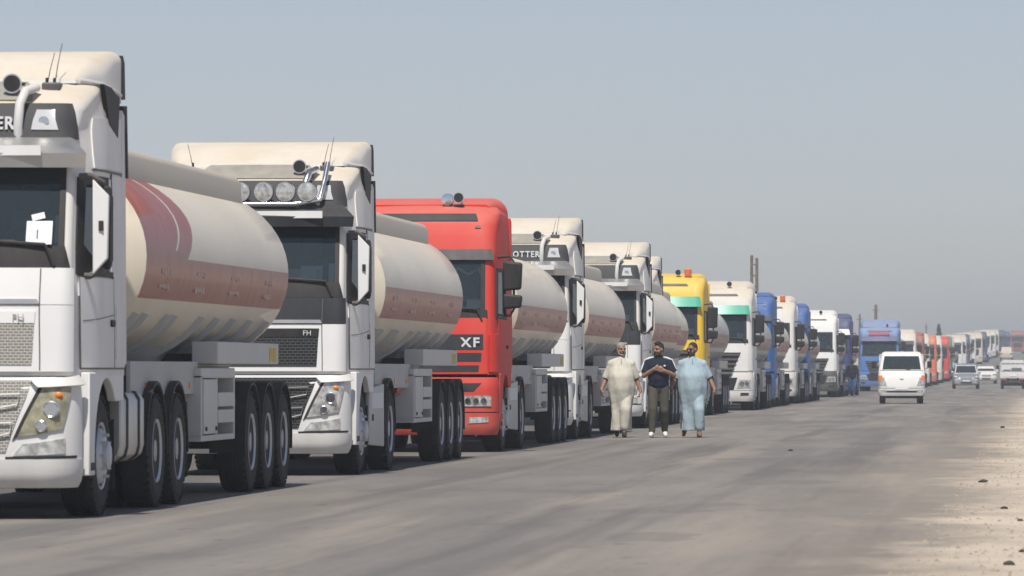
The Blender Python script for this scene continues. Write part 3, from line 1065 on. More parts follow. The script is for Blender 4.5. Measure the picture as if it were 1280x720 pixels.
def interior(root, cab, wheelside=1, top=2.95, dash=2.25, yback=1.75):
    it = MB().box((-1.1, .62, 1.35), (1.1, yback + .3, 1.6)).build('cab_floor', INTER, root)
    MB().add([(-1.13, .36, 1.7), (1.13, .36, 1.7), (1.13, .95, 1.7), (-1.13, .95, 1.7), (-1.1, .34, dash), (1.1, .34, dash), (1.1, .85, dash + .03), (-1.1, .85, dash + .03)],
             [(3, 2, 1, 0), (4, 5, 6, 7), (0, 1, 5, 4), (1, 2, 6, 5), (2, 3, 7, 6), (3, 0, 4, 7)]).build('dashboard', INTER2, root)
    MB().box((-1.15, yback, 1.3), (1.15, yback + .04, top + .4)).build('curtain', INTER, root)
    MB().box((-1.14, .66, top + .06), (1.14, yback, top + .10)).build('headlining', INTER2, root)
    for x in (-.58, .58):
        s = MB().box((x - .24, 1.15, 1.6), (x + .24, 1.65, 1.95)).box((x - .23, 1.5, 1.9), (x + .23, 1.68, 2.62), taper=(.85, .7)).box((x - .12, 1.54, 2.6), (x + .12, 1.64, 2.85))
        s.build('seat', INTER2, root, bevel=.04)
    b = MB()
    n = 20
    M = Matrix.Translation((wheelside * .58, .98, 2.30)) @ Matrix.Rotation(R(-38), 4, 'X')
    pts = [M @ Vector((.22 * math.cos(2 * PI * k / n), .22 * math.sin(2 * PI * k / n), 0)) for k in range(n + 1)]
    b.path(pts, .016, 6).tube(M @ Vector((-.2, 0, 0)), M @ Vector((.2, 0, 0)), .02).tube(M @ Vector((0, 0, 0)), M @ Vector((0, .1, -.3)), .03)
    b.build('steering_wheel', INTER, root)

def wipers(root, cab, z, xs=(.35, -.35, .98)):
    for x in xs:
        a = cab.pt(cab.ux(x, z - .12), z - .12) + Vector((0, -.035, 0))
        b = cab.pt(cab.ux(x - .08, z + .06), z + .06) + Vector((0, -.05, 0))
        x2 = max(-.95, x - .75)
        c = cab.pt(cab.ux(x2, z + .10), z + .10) + Vector((0, -.045, 0))
        w0 = cab.pt(cab.ux(max(-.98, x2 - .3), z + .07), z + .07) + Vector((0, -.03, 0))
        w1 = cab.pt(cab.ux(x2 + .42, z + .09), z + .09) + Vector((0, -.03, 0))
        MB().path([a, b, c], .016, 6).path([w0, c, w1], .011, 5).build('wiper', BLACKP, root)

def side_mirror(root, x, y, z0, z1, cap, sx=1, dark=True):
    """tall narrow housing on two arms standing off the door; pale front cap"""
    h = MB().prism([(y + .07, z0 + .04), (y + .06, (z0 + z1) / 2), (y + .07, z1 - .05), (y + .18, z1 - .09), (y + .19, z0 + .08)], sx * (x + .06), sx * (x + .185), 'x').build('mirror', BLACKP, root, bevel=.02)
    MB().add([(sx * (x + .05), y - .05, z0), (sx * (x + .17), y - .01, z0 + .14), (sx * (x + .18), y - .01, z1 - .14), (sx * (x + .05), y - .05, z1),
              (sx * (x + .05), y - .01, z0), (sx * (x + .17), y + .05, z0 + .14), (sx * (x + .18), y + .05, z1 - .14), (sx * (x + .05), y - .01, z1)],
             [(0, 1, 2, 3), (7, 6, 5, 4), (0, 4, 5, 1), (1, 5, 6, 2), (2, 6, 7, 3), (3, 7, 4, 0)]).build('mirror_cap', cap, h, bevel=.01)
    zc = z0 + .46 * (z1 - z0)
    MB().box((sx * (x + .10), y - .045, zc), (sx * (x + .14), y - .028, zc + .085)).build('camera_slot', BLACKP, h)
    MB().box((sx * (x + .09), y + .185, z0 + .12), (sx * (x + .19), y + .195, z1 - .14)).build('mirror_glass', CHROME, h)
    for zz, k in ((z1 - .03, .05), (z0 + .05, -.05)):
        MB().path([(sx * (x - .06), y - .06, zz + k), (sx * (x + .02), y - .03, zz + k * 1.2), (sx * (x + .12), y + .08, zz)], .028, 8).build('mirror_arm', GREYP, h)
    return h

def fh_truck(name, X, Y, rz=0.0, axles=(4.45,), low=WHITE, grille=GRILLE_B, cowl=CHAR, upper=WHITE, panel=None, text=True, lightbar=False,
             trailer=None, headlamp=LAMP, tankstyle='tank', sheet=None, dy=0.0, capm=CLEANW):
    root = empty(name, (X, Y, HZ(Y) + .004), rz)
    cab = Cab(FH_TAB, FH_YR, .13)
    P = lambda nm, m, q, **k: cab.patch(nm, m, q, root, **k)
    hs = [(0, 1.06, 2.28, 2.98)] + [(2.03, 2.62, 2.06, 2.86)]
    sh = cab.shell('cab_shell', upper, root, 1.20, 3.78, hs)
    interior(root, cab)
    W2 = cab.pt(1.02, 2.6).x
    # glass and its black surround
    gl = MB()
    N = 14
    v = []
    for j in range(5):
        z = 2.28 + .70 * j / 4
        for i in range(N + 1):
            u = -1.06 + 2.12 * i / N
            v.append(cab.pt(u, z) + cab.nrm(u, z) * .004)
    f = [(j * (N + 1) + i, j * (N + 1) + i + 1, (j + 1) * (N + 1) + i + 1, (j + 1) * (N + 1) + i) for j in range(4) for i in range(N)]
    gl.add(v, f).build('windscreen', GLASS, root, fix=False)
    for sx in (1, -1):
        def SP(nm, m, q, **k):
            return cab.patch(nm, m, q, k.pop('parent', root), flip=sx < 0, **k)
        SP('windscreen_seal', BLACKP, [(1.0, 2.28), (1.052, 2.28), (1.03, 2.98), (.985, 2.98)], off=.012, nu=2, nz=8)
        # door with window, handle and dark frame
        d = SP('door', upper, [(0, .46, 1.27), (0, 1.66, 1.27), (0, 1.66, 2.03), (0, .44, 2.03)], off=.012, thick=.02, nu=8, nz=5)
        v, f = [], []
        for j in range(2):
            for i in range(2):
                q = cab.pt(sx * (2.03 + .59 * i), 2.06 + .8 * j)
                v.append(q - Vector((sx * .012, 0, 0)))
        MB().add(v, [(0, 1, 3, 2)]).build('window', SIDEGLASS, d, fix=False)
        for q in ([(0, .44, 2.04), (0, 1.62, 2.04), (0, 1.62, 2.09), (0, .44, 2.09)], [(0, .66, 2.82), (0, 1.60, 2.82), (0, 1.55, 2.90), (0, .74, 2.90)],
                  [(0, .40, 2.05), (0, .52, 2.05), (0, .80, 2.88), (0, .64, 2.88)], [(0, 1.53, 2.05), (0, 1.66, 2.05), (0, 1.62, 2.89), (0, 1.50, 2.89)],
                  [(0, .44, 2.05), (0, 1.02, 2.05), (0, .58, 2.30), (0, .48, 2.30)]):
            SP('window_frame', upper if q[0][1] == 1.53 else BLACKP, q, off=.014, nu=3, nz=3, parent=d)
        for q in ([(0, 1.672, 1.27), (0, 1.684, 1.27), (0, 1.684, 2.94), (0, 1.672, 2.94)], [(0, .452, 1.27), (0, .464, 1.27), (0, .452, 2.03), (0, .440, 2.03)],
                  [(0, .95, 2.945), (0, 2.26, 2.945), (0, 2.26, 2.960), (0, .95, 2.960)], [(0, .46, 1.255), (0, 2.26, 1.255), (0, 2.26, 1.268), (0, .46, 1.268)],
                  [(0, .50, 1.66), (0, 1.66, 1.72), (0, 1.66, 1.728), (0, .50, 1.668)]):
            SP('panel_seam', GREYP, q, off=.0145, thick=.02, nu=6, nz=3)
        cab.patch('panel_seam', GREYP, [(.862, 1.245), (.872, 1.245), (.872, 2.095), (.862, 2.095)], root, off=.0325, thick=.02, nu=1, nz=8, flip=sx < 0)
        MB().box((sx * 1.245, 1.44, 1.62), (sx * 1.285, 1.60, 1.68)).build('door_handle', BLACKP, d, bevel=.01)
        SP('sleeper_panel', upper, [(0, 1.69, 1.27), (0, 2.26, 1.27), (0, 2.26, 2.93), (0, 1.69, 2.93)], off=.010, thick=.02, nu=4, nz=6)
        SP('roof_side_panel', upper, [(0, 1.0, 2.97), (0, 2.26, 2.97), (0, 2.26, 3.44), (0, 1.12, 3.40)], off=.012, thick=.02, nu=4, nz=4)
        SP('side_locker', upper, [(0, 1.74, 1.34), (0, 2.2, 1.34), (0, 2.2, 1.80), (0, 1.74, 1.80)], off=.017, thick=.02, nu=2, nz=2)
        # lower flank around the front wheel
        ap = arch_poly(.44, 2.28, 1.23, 1.37, .52, .66, .36, .98)
        MB().prism(ap, sx * 1.17, sx * 1.246, 'x').build('wheel_arch', low, root, smooth=30, bevel=.01)
        MB().prism([(.80, .60), (.80, 1.1), (1.1, 1.22), (1.7, 1.22), (2.0, 1.1), (2.0, .8), (1.95, .8), (1.9, 1.05), (1.65, 1.17), (1.1, 1.17), (.86, 1.05), (.86, .6)], sx * .72, sx * 1.18, 'x').build('wheel_well', BLACKP, root)
        MB().box((sx * 1.10, .50, .40), (sx * 1.252, .74, .47)).build('step', BLACKP, root, bevel=.01)
        # bumper corner with fog lamp and head lamp
        SP('head_lamp', headlamp, [(.70, .69), (1.06, .76), (1.12, 1.10), (.90, 1.10)], off=.018, thick=.03, nu=8, nz=6, bulge=.012)
        hl = root.children[-1]
        for (cx, cz, rr) in ((.98, .92, .072), (.90, .78, .05)):
            p = cab.pt(sx * cab.ux(cx, cz), cz)
            MB().lathe([(-.042, rr), (-.046, rr * .86), (-.03, rr * .5), (-.036, .0)], 'y', (p.x, p.y, p.z), 18).build('lamp_bowl', CHROME, hl)
        pz = cab.pt(sx * cab.ux(1.03, 1.04), 1.04)
        MB().ball((pz.x, pz.y - .02, pz.z), (.045, .02, .03), 10, 6).build('indicator', AMBER, hl)
        SP('lamp_brow', low, [(.86, 1.10), (1.20, 1.11), (1.19, 1.19), (.80, 1.15)], off=.05, thick=.07, nu=8, nz=2)
        SP('lamp_frame', BLACKP, [(.655, .66), (.70, .69), (.90, 1.10), (.865, 1.10)], off=.012, nu=2, nz=6)
        SP('fog_lamp', LAMP, [(.66, .53), (1.08, .55), (1.08, .68), (.74, .63)], off=.014, thick=.03, nu=8, nz=3)
        SP('fog_lamp_frame', BLACKP, [(.60, .505), (1.16, .515), (1.16, .535), (.60, .525)], off=.012, nu=8, nz=1)
        MB().box((sx * 1.08, .30, .52), (sx * 1.12, .34, .6)).build('tow_cover', BLACKP, root)
        # mirrors
        side_mirror(root, 1.20, .60, 2.05, 2.86, capm, sx)
        # rear side fin with rubber edge
        MB().prism([(2.26, 1.3), (2.26, 3.52), (2.44, 3.46), (2.52, 1.3)], sx * 1.20, sx * 1.235, 'x').build('side_fin', upper, root, bevel=.008)
        MB().prism([(2.44, 2.93), (2.38, 3.56), (2.44, 3.56), (2.52, 2.93)], sx * 1.18, sx * 1.25, 'x').build('fin_edge', BLACKP, root)
    # bumper: one wrap-round body with the lower mesh set in it
    P('bumper', low, [(-1.249, .27), (1.249, .27), (1.249, .505), (-1.249, .505)], off=.01, thick=.10, nu=36, nz=4)
    P('bumper_lip', BLACKP, [(-1.2, .20 + .06), (1.2, .26), (1.2, .285), (-1.2, .285)], off=.0, thick=.08, nu=24, nz=1)
    P('bumper_body', low, [(-1.249, .50), (1.249, .50), (1.249, 1.19), (-1.249, 1.19)], off=.0, thick=.12, nu=36, nz=8)
    P('lower_grille', grille, [(-.60, .56), (.60, .56), (.82, 1.16), (-.82, 1.16)], off=.008, thick=.02, nu=16, nz=4)
    for zz in (.74, .98):
        for sx in (1, -1):
            pts = [cab.pt(cab.ux(sx * x, z), z) + Vector((0, -.03, 0)) for x, z in ((.42, zz - .07), (.60 + (zz - .6) * .25, zz - .02), (.62 + (zz - .6) * .25, zz + .07), (.42, zz + .06))]
            MB().path(pts, .008, 6).build('grille_loop', ALU if grille is GRILLE_B else low, root)
    MB().box((-.26, -.035, .60), (.26, -.012, .72)).build('number_plate', PAPER, root)
    # hatch below the windscreen
    P('front_hatch', low, [(-1.11, 1.235), (1.11, 1.235), (1.112, 1.79), (-1.112, 1.79)], off=.03, thick=.05, nu=30, nz=5)
    P('front_hatch', low if cowl is not CHAR else CHAR, [(-1.112, 1.795), (1.112, 1.795), (1.108, 2.10), (-1.108, 2.10)], off=.03, thick=.05, nu=30, nz=4)
    P('upper_grille', grille, [(-.80, 1.29), (.80, 1.29), (.82, 1.64), (-.82, 1.64)], off=.036, thick=.02, nu=16, nz=3)
    P('grille_header', BLACKP if grille is GRILLE_B else low, [(-.82, 1.64), (.82, 1.64), (.83, 1.74), (-.83, 1.74)], off=.04, thick=.02, nu=16, nz=1)
    P('trim_strip', ALU, [(-.86, 1.80), (.86, 1.80), (.84, 1.84), (-.84, 1.84)], off=.045, thick=.02, nu=16, nz=1)
    P('cowl', BLACKP, [(-1.095, 2.105), (1.095, 2.105), (1.055, 2.285), (-1.055, 2.285)], off=.016, thick=.03, nu=24, nz=3)
    pz = cab.pt(.7, 1.67)
    letters('FH', .085, .70, pz.y - .052, 1.66, BADGE if grille is GRILLE_B else GREYPAINT, root, depth=.004)
    MB().lathe([(0, .11), (.02, .11), (.02, .085), (.005, .085)], 'y', (0, -.005, 1.47), 24).build('badge_ring', CHROME, root)
    wipers(root, cab, 2.24)
    # visor under the roof
    vm = ALU if panel is None else panel
    vz = MB()
    n = 20
    v = []
    for i in range(n + 1):
        u = -1.5 + 3.0 * i / n
        a = cab.pt(u, 2.97)
        b = cab.pt(u, 3.22)
        nn = cab.nrm(u, 3.05)
        nn = Vector((nn.x, nn.y, 0)).normalized()
        v += [a + nn * .01, a + nn * .20 + Vector((0, 0, -.02)), a + nn * .22 + Vector((0, 0, .10)), b + nn * .06 + Vector((0, 0, -.02)), b]
    f = []
    for i in range(n):
        for k in range(4):
            f.append((i * 5 + k, (i + 1) * 5 + k, (i + 1) * 5 + k + 1, i * 5 + k + 1))
    f += [(0, 1, 2, 3, 4), tuple(n * 5 + k for k in (4, 3, 2, 1, 0))]
    vz.add(v, f).build('sun_visor', vm, root, smooth=30)
    MB().box((-.86, .245, 3.05), (.86, .262, 3.135)).build('visor_strip', upper, root)
    # dark lamp panel with lettering or spot lamps
    lp = P('lamp_panel', CHAR, [(-1.12, 3.20), (1.12, 3.20), (1.03, 3.50), (-1.03, 3.50)], off=.014, thick=.03, nu=24, nz=4)
    for sx in (1, -1):
        cab.patch('roof_lamp', LENS, [(.715, 3.27), (.94, 3.27), (.90, 3.44), (.75, 3.44)], lp, off=.026, thick=.02, nu=3, nz=2, flip=sx < 0)
        pz = cab.pt(sx * .80, 3.35)
        MB().lathe([(-.025, .045), (-.028, .035), (-.018, 0)], 'y', (sx * .82, cab.pt(cab.ux(.82, 3.35), 3.35).y - .012, 3.35), 14).build('lamp_bowl', CHROME, lp)
    if text:
        pz = cab.pt(0, 3.34)
        letters('GLOBETROTTER', .150, 0, pz.y - .0 + .0, 3.285, BADGE, lp, depth=.03, bold=.004, squeeze=.88)
    # smoked roof window, roof hatch and deflector
    P('roof_window', SMOKE, [(-.70, 3.535), (.70, 3.535), (.60, 3.705), (-.60, 3.705)], off=.008, thick=.02, nu=10, nz=5)
    df = MB()
    st = [(1.18, 3.70, 3.74, 1.00), (1.40, 3.70, 3.86, 1.10), (1.70, 3.66, 3.96, 1.17), (2.05, 3.62, 4.02, 1.205), (2.36, 3.58, 4.035, 1.21)]
    v, f = [], []
    K = 9
    for (y, zb, zt, hw) in st:
        ring = [(-hw, zb), (-hw, zb + (zt - zb) * .35)]
        rr = min(.30 - .20 * sstep(1.2, 2.2, y), (zt - zb) * .65)
        for k in range(K):
            a = PI - (PI / 2) * k / (K - 1)
            ring.append((-hw + rr + rr * math.cos(a), zt - rr + rr * math.sin(a)))
        ring += [(-x, z) for x, z in reversed(ring)]
        v += [(x, y, z) for x, z in ring]
    m = len(ring)
    for j in range(len(st) - 1):
        for k in range(m):
            f.append((j * m + k, j * m + (k + 1) % m, (j + 1) * m + (k + 1) % m, (j + 1) * m + k))
    f += [tuple(range(m - 1, -1, -1)), tuple(range((len(st) - 1) * m, len(st) * m))]
    df.add(v, f).build('roof_deflector', upper, root, smooth=45)
    for sx in (1, -1):
        # dark side opening under the deflector, black trailing edge
        MB().prism([(1.28, 3.70), (1.58, 3.36), (2.06, 3.26), (2.16, 3.62), (1.7, 3.69)], sx * 1.19, sx * 1.232, 'x').build('deflector_opening', BLACKP, root, bevel=.01)
        MB().prism([(2.36, 3.62), (2.36, 4.0), (2.46, 3.94), (2.50, 3.62)], sx * 1.13, sx * 1.225, 'x').build('deflector_edge', BLACKP, root)
        MB().path([(sx * 1.02, 1.25, 3.73), (sx * 1.19, 1.45, 3.70), (sx * 1.222, 1.95, 3.66), (sx * 1.224, 2.2, 3.64)], .022, 8).build('roof_rail', LGREY, root)
    # horns, bar, aerials
    horn(root, .52, .78, 3.60)
    MB().box((.45, 1.0, 3.54), (.59, 1.25, 3.70)).build('horn_base', BLACKP, root)
    MB().path([(.61, .60, 3.18), (.61, .56, 3.30), (.62, .60, 3.50), (.65, .70, 3.61), (.72, .86, 3.65)], .04, 10).build('roof_pipe', CHROME if lightbar else LGREY, root)
    for k, (x, y) in enumerate(((.78, 1.02), (.84, 1.05), (-.80, 1.05))):
        aerial(root, x, y, 3.66 if x > 0 else 3.66, (.30, .38, .30)[k], lean=.05 * (1 if x > 0 else -1))
    MB().box((.74, .98, 3.62), (.90, 1.14, 3.70)).build('aerial_base', GREYP, root, bevel=.015)
    if lightbar:
        lb = MB().path([(-.82, .60, 3.46), (-.80, .46, 3.27), (-.5, .40, 3.22), (.5, .40, 3.22), (.80, .46, 3.27), (.84, .62, 3.50), (.86, .80, 3.72)], .032, 10).build('light_bar', CHROME, root, smooth=50)
        for x in (-.66, -.40, -.14, .14, .40, .66):
            sl = MB().lathe([(0, .115), (.03, .125), (.08, .105), (.13, .05), (.14, 0)], 'y', (x, .37, 3.365), 20).build('spot_lamp', CHROME, lb)
            MB().lathe([(-.012, .0), (-.008, .07), (.004, .108), (.02, .11)], 'y', (x, .368, 3.365), 20).build('lens', LAMP, sl)
    if sheet:
        sheet(root, cab)
    rear_chassis(root, axles, 0, tankstyle)
    if trailer:
        put_trailer(root, trailer, dy)
    return root

def paper_on_glass(root, cab, x0, x1, z0, z1, m=PAPER, nm='paper_sheet'):
    v = []
    for z in (z0, z1):
        for x in (x0, x1):
            v.append(cab.pt(cab.ux(x, z), z) + cab.nrm(cab.ux(x, z), z) * -.012)
    v += [p + Vector((0, .003, 0)) for p in v]
    return MB().add(v, [(0, 1, 3, 2), (4, 6, 7, 5), (0, 4, 5, 1), (2, 3, 7, 6), (0, 2, 6, 4), (1, 5, 7, 3)]).build(nm, m, root)
def sheet_one(root, cab):
    """white card numbered 1 stuck outside the glass, a slip above it, papers on the dash"""
    v = lambda z: cab.pt(cab.ux(.84, z), z).y
    b = MB()
    M = Matrix.Translation((.845, v(2.40) - .02, 2.40)) @ Matrix.Rotation(R(-20), 4, 'X')
    sh = MB().box((-.11, -.003, -.105), (.11, .003, .105), M=M).build('number_card', PAPER, root)
    M2 = Matrix.Translation((.83, v(2.53) - .02, 2.535)) @ Matrix.Rotation(R(-20), 4, 'X') @ Matrix.Rotation(R(-14), 4, 'Y')
    MB().box((-.055, -.003, -.025), (.055, .003, .03), M=M2).build('paper_slip', PAPER, root)
    o = letters('1', .12, 0, 0, 0, MATS['grey_plastic'], sh, depth=.002)[0]
    o.matrix_local = M @ Matrix.Translation((-.02, -.006, -.055))
    paper_on_glass(root, cab, .40, .66, 2.29, 2.34)
    paper_on_glass(root, cab, .97, 1.03, 2.32, 2.55, nm='sticker')
def sheet_two(root, cab):
    paper_on_glass(root, cab, .22, .82, 2.30, 2.45, LGREY)
    paper_on_glass(root, cab, .60, .86, 2.295, 2.49)
    paper_on_glass(root, cab, .93, 1.0, 2.3, 2.52, nm='sticker')
def sheet_small(root, cab):
    paper_on_glass(root, cab, .70, .90, 2.30, 2.44)

XF_TAB = [(0.26, 0.06, 1.21, 0.22, 0.05), (0.36, 0.0, 1.25, 0.24, 0.06), (0.95, 0.0, 1.25, 0.24, 0.06), (1.20, 0.05, 1.245, 0.22, 0.06), (1.70, 0.09, 1.235, 0.20, 0.06),
          (2.16, 0.16, 1.225, 0.18, 0.07), (2.92, 0.32, 1.215, 0.18, 0.07), (3.30, 0.42, 1.215, 0.24, 0.08), (3.52, 0.50, 1.20, 0.30, 0.10),
          (3.66, 0.62, 1.18, 0.36, 0.12), (3.76, 0.90, 1.10, 0.42, 0.14), (3.80, 1.25, 1.0, 0.46, 0.15)]
AC_TAB = [(0.28, 0.05, 1.21, 0.24, 0.06), (0.38, 0.0, 1.25, 0.26, 0.07), (1.00, 0.0, 1.25, 0.26, 0.08), (1.25, 0.04, 1.245, 0.24, 0.08), (1.75, 0.07, 1.24, 0.22, 0.08),
          (2.20, 0.13, 1.235, 0.20, 0.08), (3.02, 0.28, 1.225, 0.20, 0.08), (3.40, 0.38, 1.22, 0.24, 0.09), (3.62, 0.50, 1.20, 0.30, 0.10),
          (3.78, 0.72, 1.15, 0.38, 0.12), (3.84, 1.00, 1.05, 0.44, 0.14)]

def cab_common(root, cab, body, low, z0, z1, ws, sw, smax=1.05, lod=0, inner=True):
    """shell with open windscreen and side windows, glass, doors, arches"""
    hs = [(0, smax, ws[0], ws[1]), (2.06, 2.55, sw[0], sw[1])]
    cab.shell('cab_shell', body, root, z0, z1, hs)
    if inner:
        interior(root, cab, top=ws[1] - .03, dash=ws[0] - .02)
    v = []
    N = 12
    for j in range(4):
        z = ws[0] + (ws[1] - ws[0]) * j / 3
        for i in range(N + 1):
            u = -smax + 2 * smax * i / N
            v.append(cab.pt(u, z) + cab.nrm(u, z) * .004)
    f = [(j * (N + 1) + i, j * (N + 1) + i + 1, (j + 1) * (N + 1) + i + 1, (j + 1) * (N + 1) + i) for j in range(3) for i in range(N)]
    MB().add(v, f).build('windscreen', GLASS, root, fix=False)
    for sx in (1, -1):
        SP = lambda nm, m, q, parent=root, **k: cab.patch(nm, m, q, parent, flip=sx < 0, **k)
        xw = cab.pt(smax, (ws[0] + ws[1]) / 2).x
        SP('windscreen_seal', BLACKP, [(xw - .05, ws[0]), (xw + .02, ws[0]), (xw + .01, ws[1]), (xw - .05, ws[1])], off=.012, nu=2, nz=5)
        ya, yb = .52, 1.58
        d = SP('door', body, [(0, ya, 1.22), (0, yb, 1.22), (0, yb, sw[0] - .02), (0, ya, sw[0] - .02)], off=.012, thick=.02, nu=6, nz=4)
        v = [cab.pt(sx * (2.06 + .49 * i), sw[0] + (sw[1] - sw[0]) * j) - Vector((sx * .012, 0, 0)) for j in range(2) for i in range(2)]
        MB().add(v, [(0, 1, 3, 2)]).build('window', SIDEGLASS, d, fix=False)
        y1, y2 = cab.pt(2.06, sw[0]).y, cab.pt(2.55, sw[0]).y
        y3, y4 = cab.pt(2.06, sw[1]).y, cab.pt(2.55, sw[1]).y
        for q in ([(0, y1 - .06, sw[0] - .03), (0, y2 + .05, sw[0] - .03), (0, y2 + .05, sw[0] + .02), (0, y1 - .06, sw[0] + .02)],
                  [(0, y3 - .06, sw[1] - .02), (0, y4 + .05, sw[1] - .02), (0, y4 + .05, sw[1] + .03), (0, y3 - .06, sw[1] + .03)],
                  [(0, y1 - .06, sw[0]), (0, y1 + .04, sw[0]), (0, y3 + .04, sw[1]), (0, y3 - .06, sw[1])],
                  [(0, y2 - .04, sw[0]), (0, y2 + .06, sw[0]), (0, y4 + .06, sw[1]), (0, y4 - .04, sw[1])]):
            SP('window_frame', BLACKP, q, parent=d, off=.013, nu=2, nz=2)
        MB().box((sx * 1.235, 1.38, 1.58), (sx * 1.275, 1.52, 1.63)).build('door_handle', BLACKP, d, bevel=.01)
        SP('sleeper_panel', body, [(0, 1.62, 1.22), (0, cab.yr - .03, 1.22), (0, cab.yr - .03, 2.95), (0, 1.62, 2.95)], off=.01, thick=.02, nu=3, nz=5)
        MB().prism(arch_poly(.36, cab.yr, 1.20, 1.37, .52, .66, .36, .98), sx * 1.17, sx * 1.243, 'x').build('wheel_arch', low, root, smooth=30, bevel=.01)
        MB().prism([(.80, .60), (.80, 1.1), (1.1, 1.2), (1.7, 1.2), (2.0, 1.1), (2.0, .8), (1.95, .8), (1.9, 1.05), (1.65, 1.15), (1.1, 1.15), (.86, 1.05), (.86, .6)], sx * .72, sx * 1.18, 'x').build('wheel_well', BLACKP, root)
        MB().box((sx * 1.10, .42, .40), (sx * 1.25, .70, .47)).build('step', BLACKP, root, bevel=.01)

def dark_mirrors(root, x, y, zs, sx):
    """two stacked black housings on a tube arm"""
    h = None
    a = MB().path([(sx * (x - .03), y + .08, zs[-1][1] + .05), (sx * (x + .16), y, zs[-1][1] + .07), (sx * (x + .22), y - .02, zs[-1][1] - .02), (sx * (x + .22), y - .02, zs[0][0]),
                   (sx * (x + .16), y, zs[0][0] - .10), (sx * (x - .03), y + .08, zs[0][0] - .08)], .02, 7).build('mirror_arm', BLACKP, root)
    for z0, z1 in zs:
        h = MB().prism([(sx * (x + .06), z0), (sx * (x + .33), z0 + .02), (sx * (x + .35), z1 - .03), (sx * (x + .06), z1)], y - .08, y + .10, 'y').build('mirror', BLACKP, a, bevel=.035)
        MB().box((sx * (x + .09), y + .095, z0 + .03), (sx * (x + .31), y + .103, z1 - .04)).build('mirror_glass', CHROME, a)

def roof_fairing(root, stations, material, name='roof_deflector'):
    v, f = [], []
    K = 7
    for (y, zb, zt, hw) in stations:
        ring = [(-hw, zb)]
        rr = min(.26, (zt - zb) * .8)
        for k in range(K):
            a = PI - (PI / 2) * k / (K - 1)
            ring.append((-hw + rr + rr * math.cos(a), zt - rr + rr * math.sin(a)))
        ring += [(-x, z) for x, z in reversed(ring)]
        v += [(x, y, z) for x, z in ring]
    m = len(ring)
    for j in range(len(stations) - 1):
        for k in range(m):
            f.append((j * m + k, j * m + (k + 1) % m, (j + 1) * m + (k + 1) % m, (j + 1) * m + k))
    f += [tuple(range(m - 1, -1, -1)), tuple(range((len(stations) - 1) * m, len(stations) * m))]
    return MB().add(v, f).build(name, material, root, smooth=45)

def fins(root, body, z0, z1, dark=False):
    for sx in (1, -1):
        MB().prism([(2.24, z0), (2.24, z1), (2.44, z1 - .05), (2.60, z0)], sx * 1.19, sx * 1.235, 'x').build('side_fin', body, root, bevel=.008)

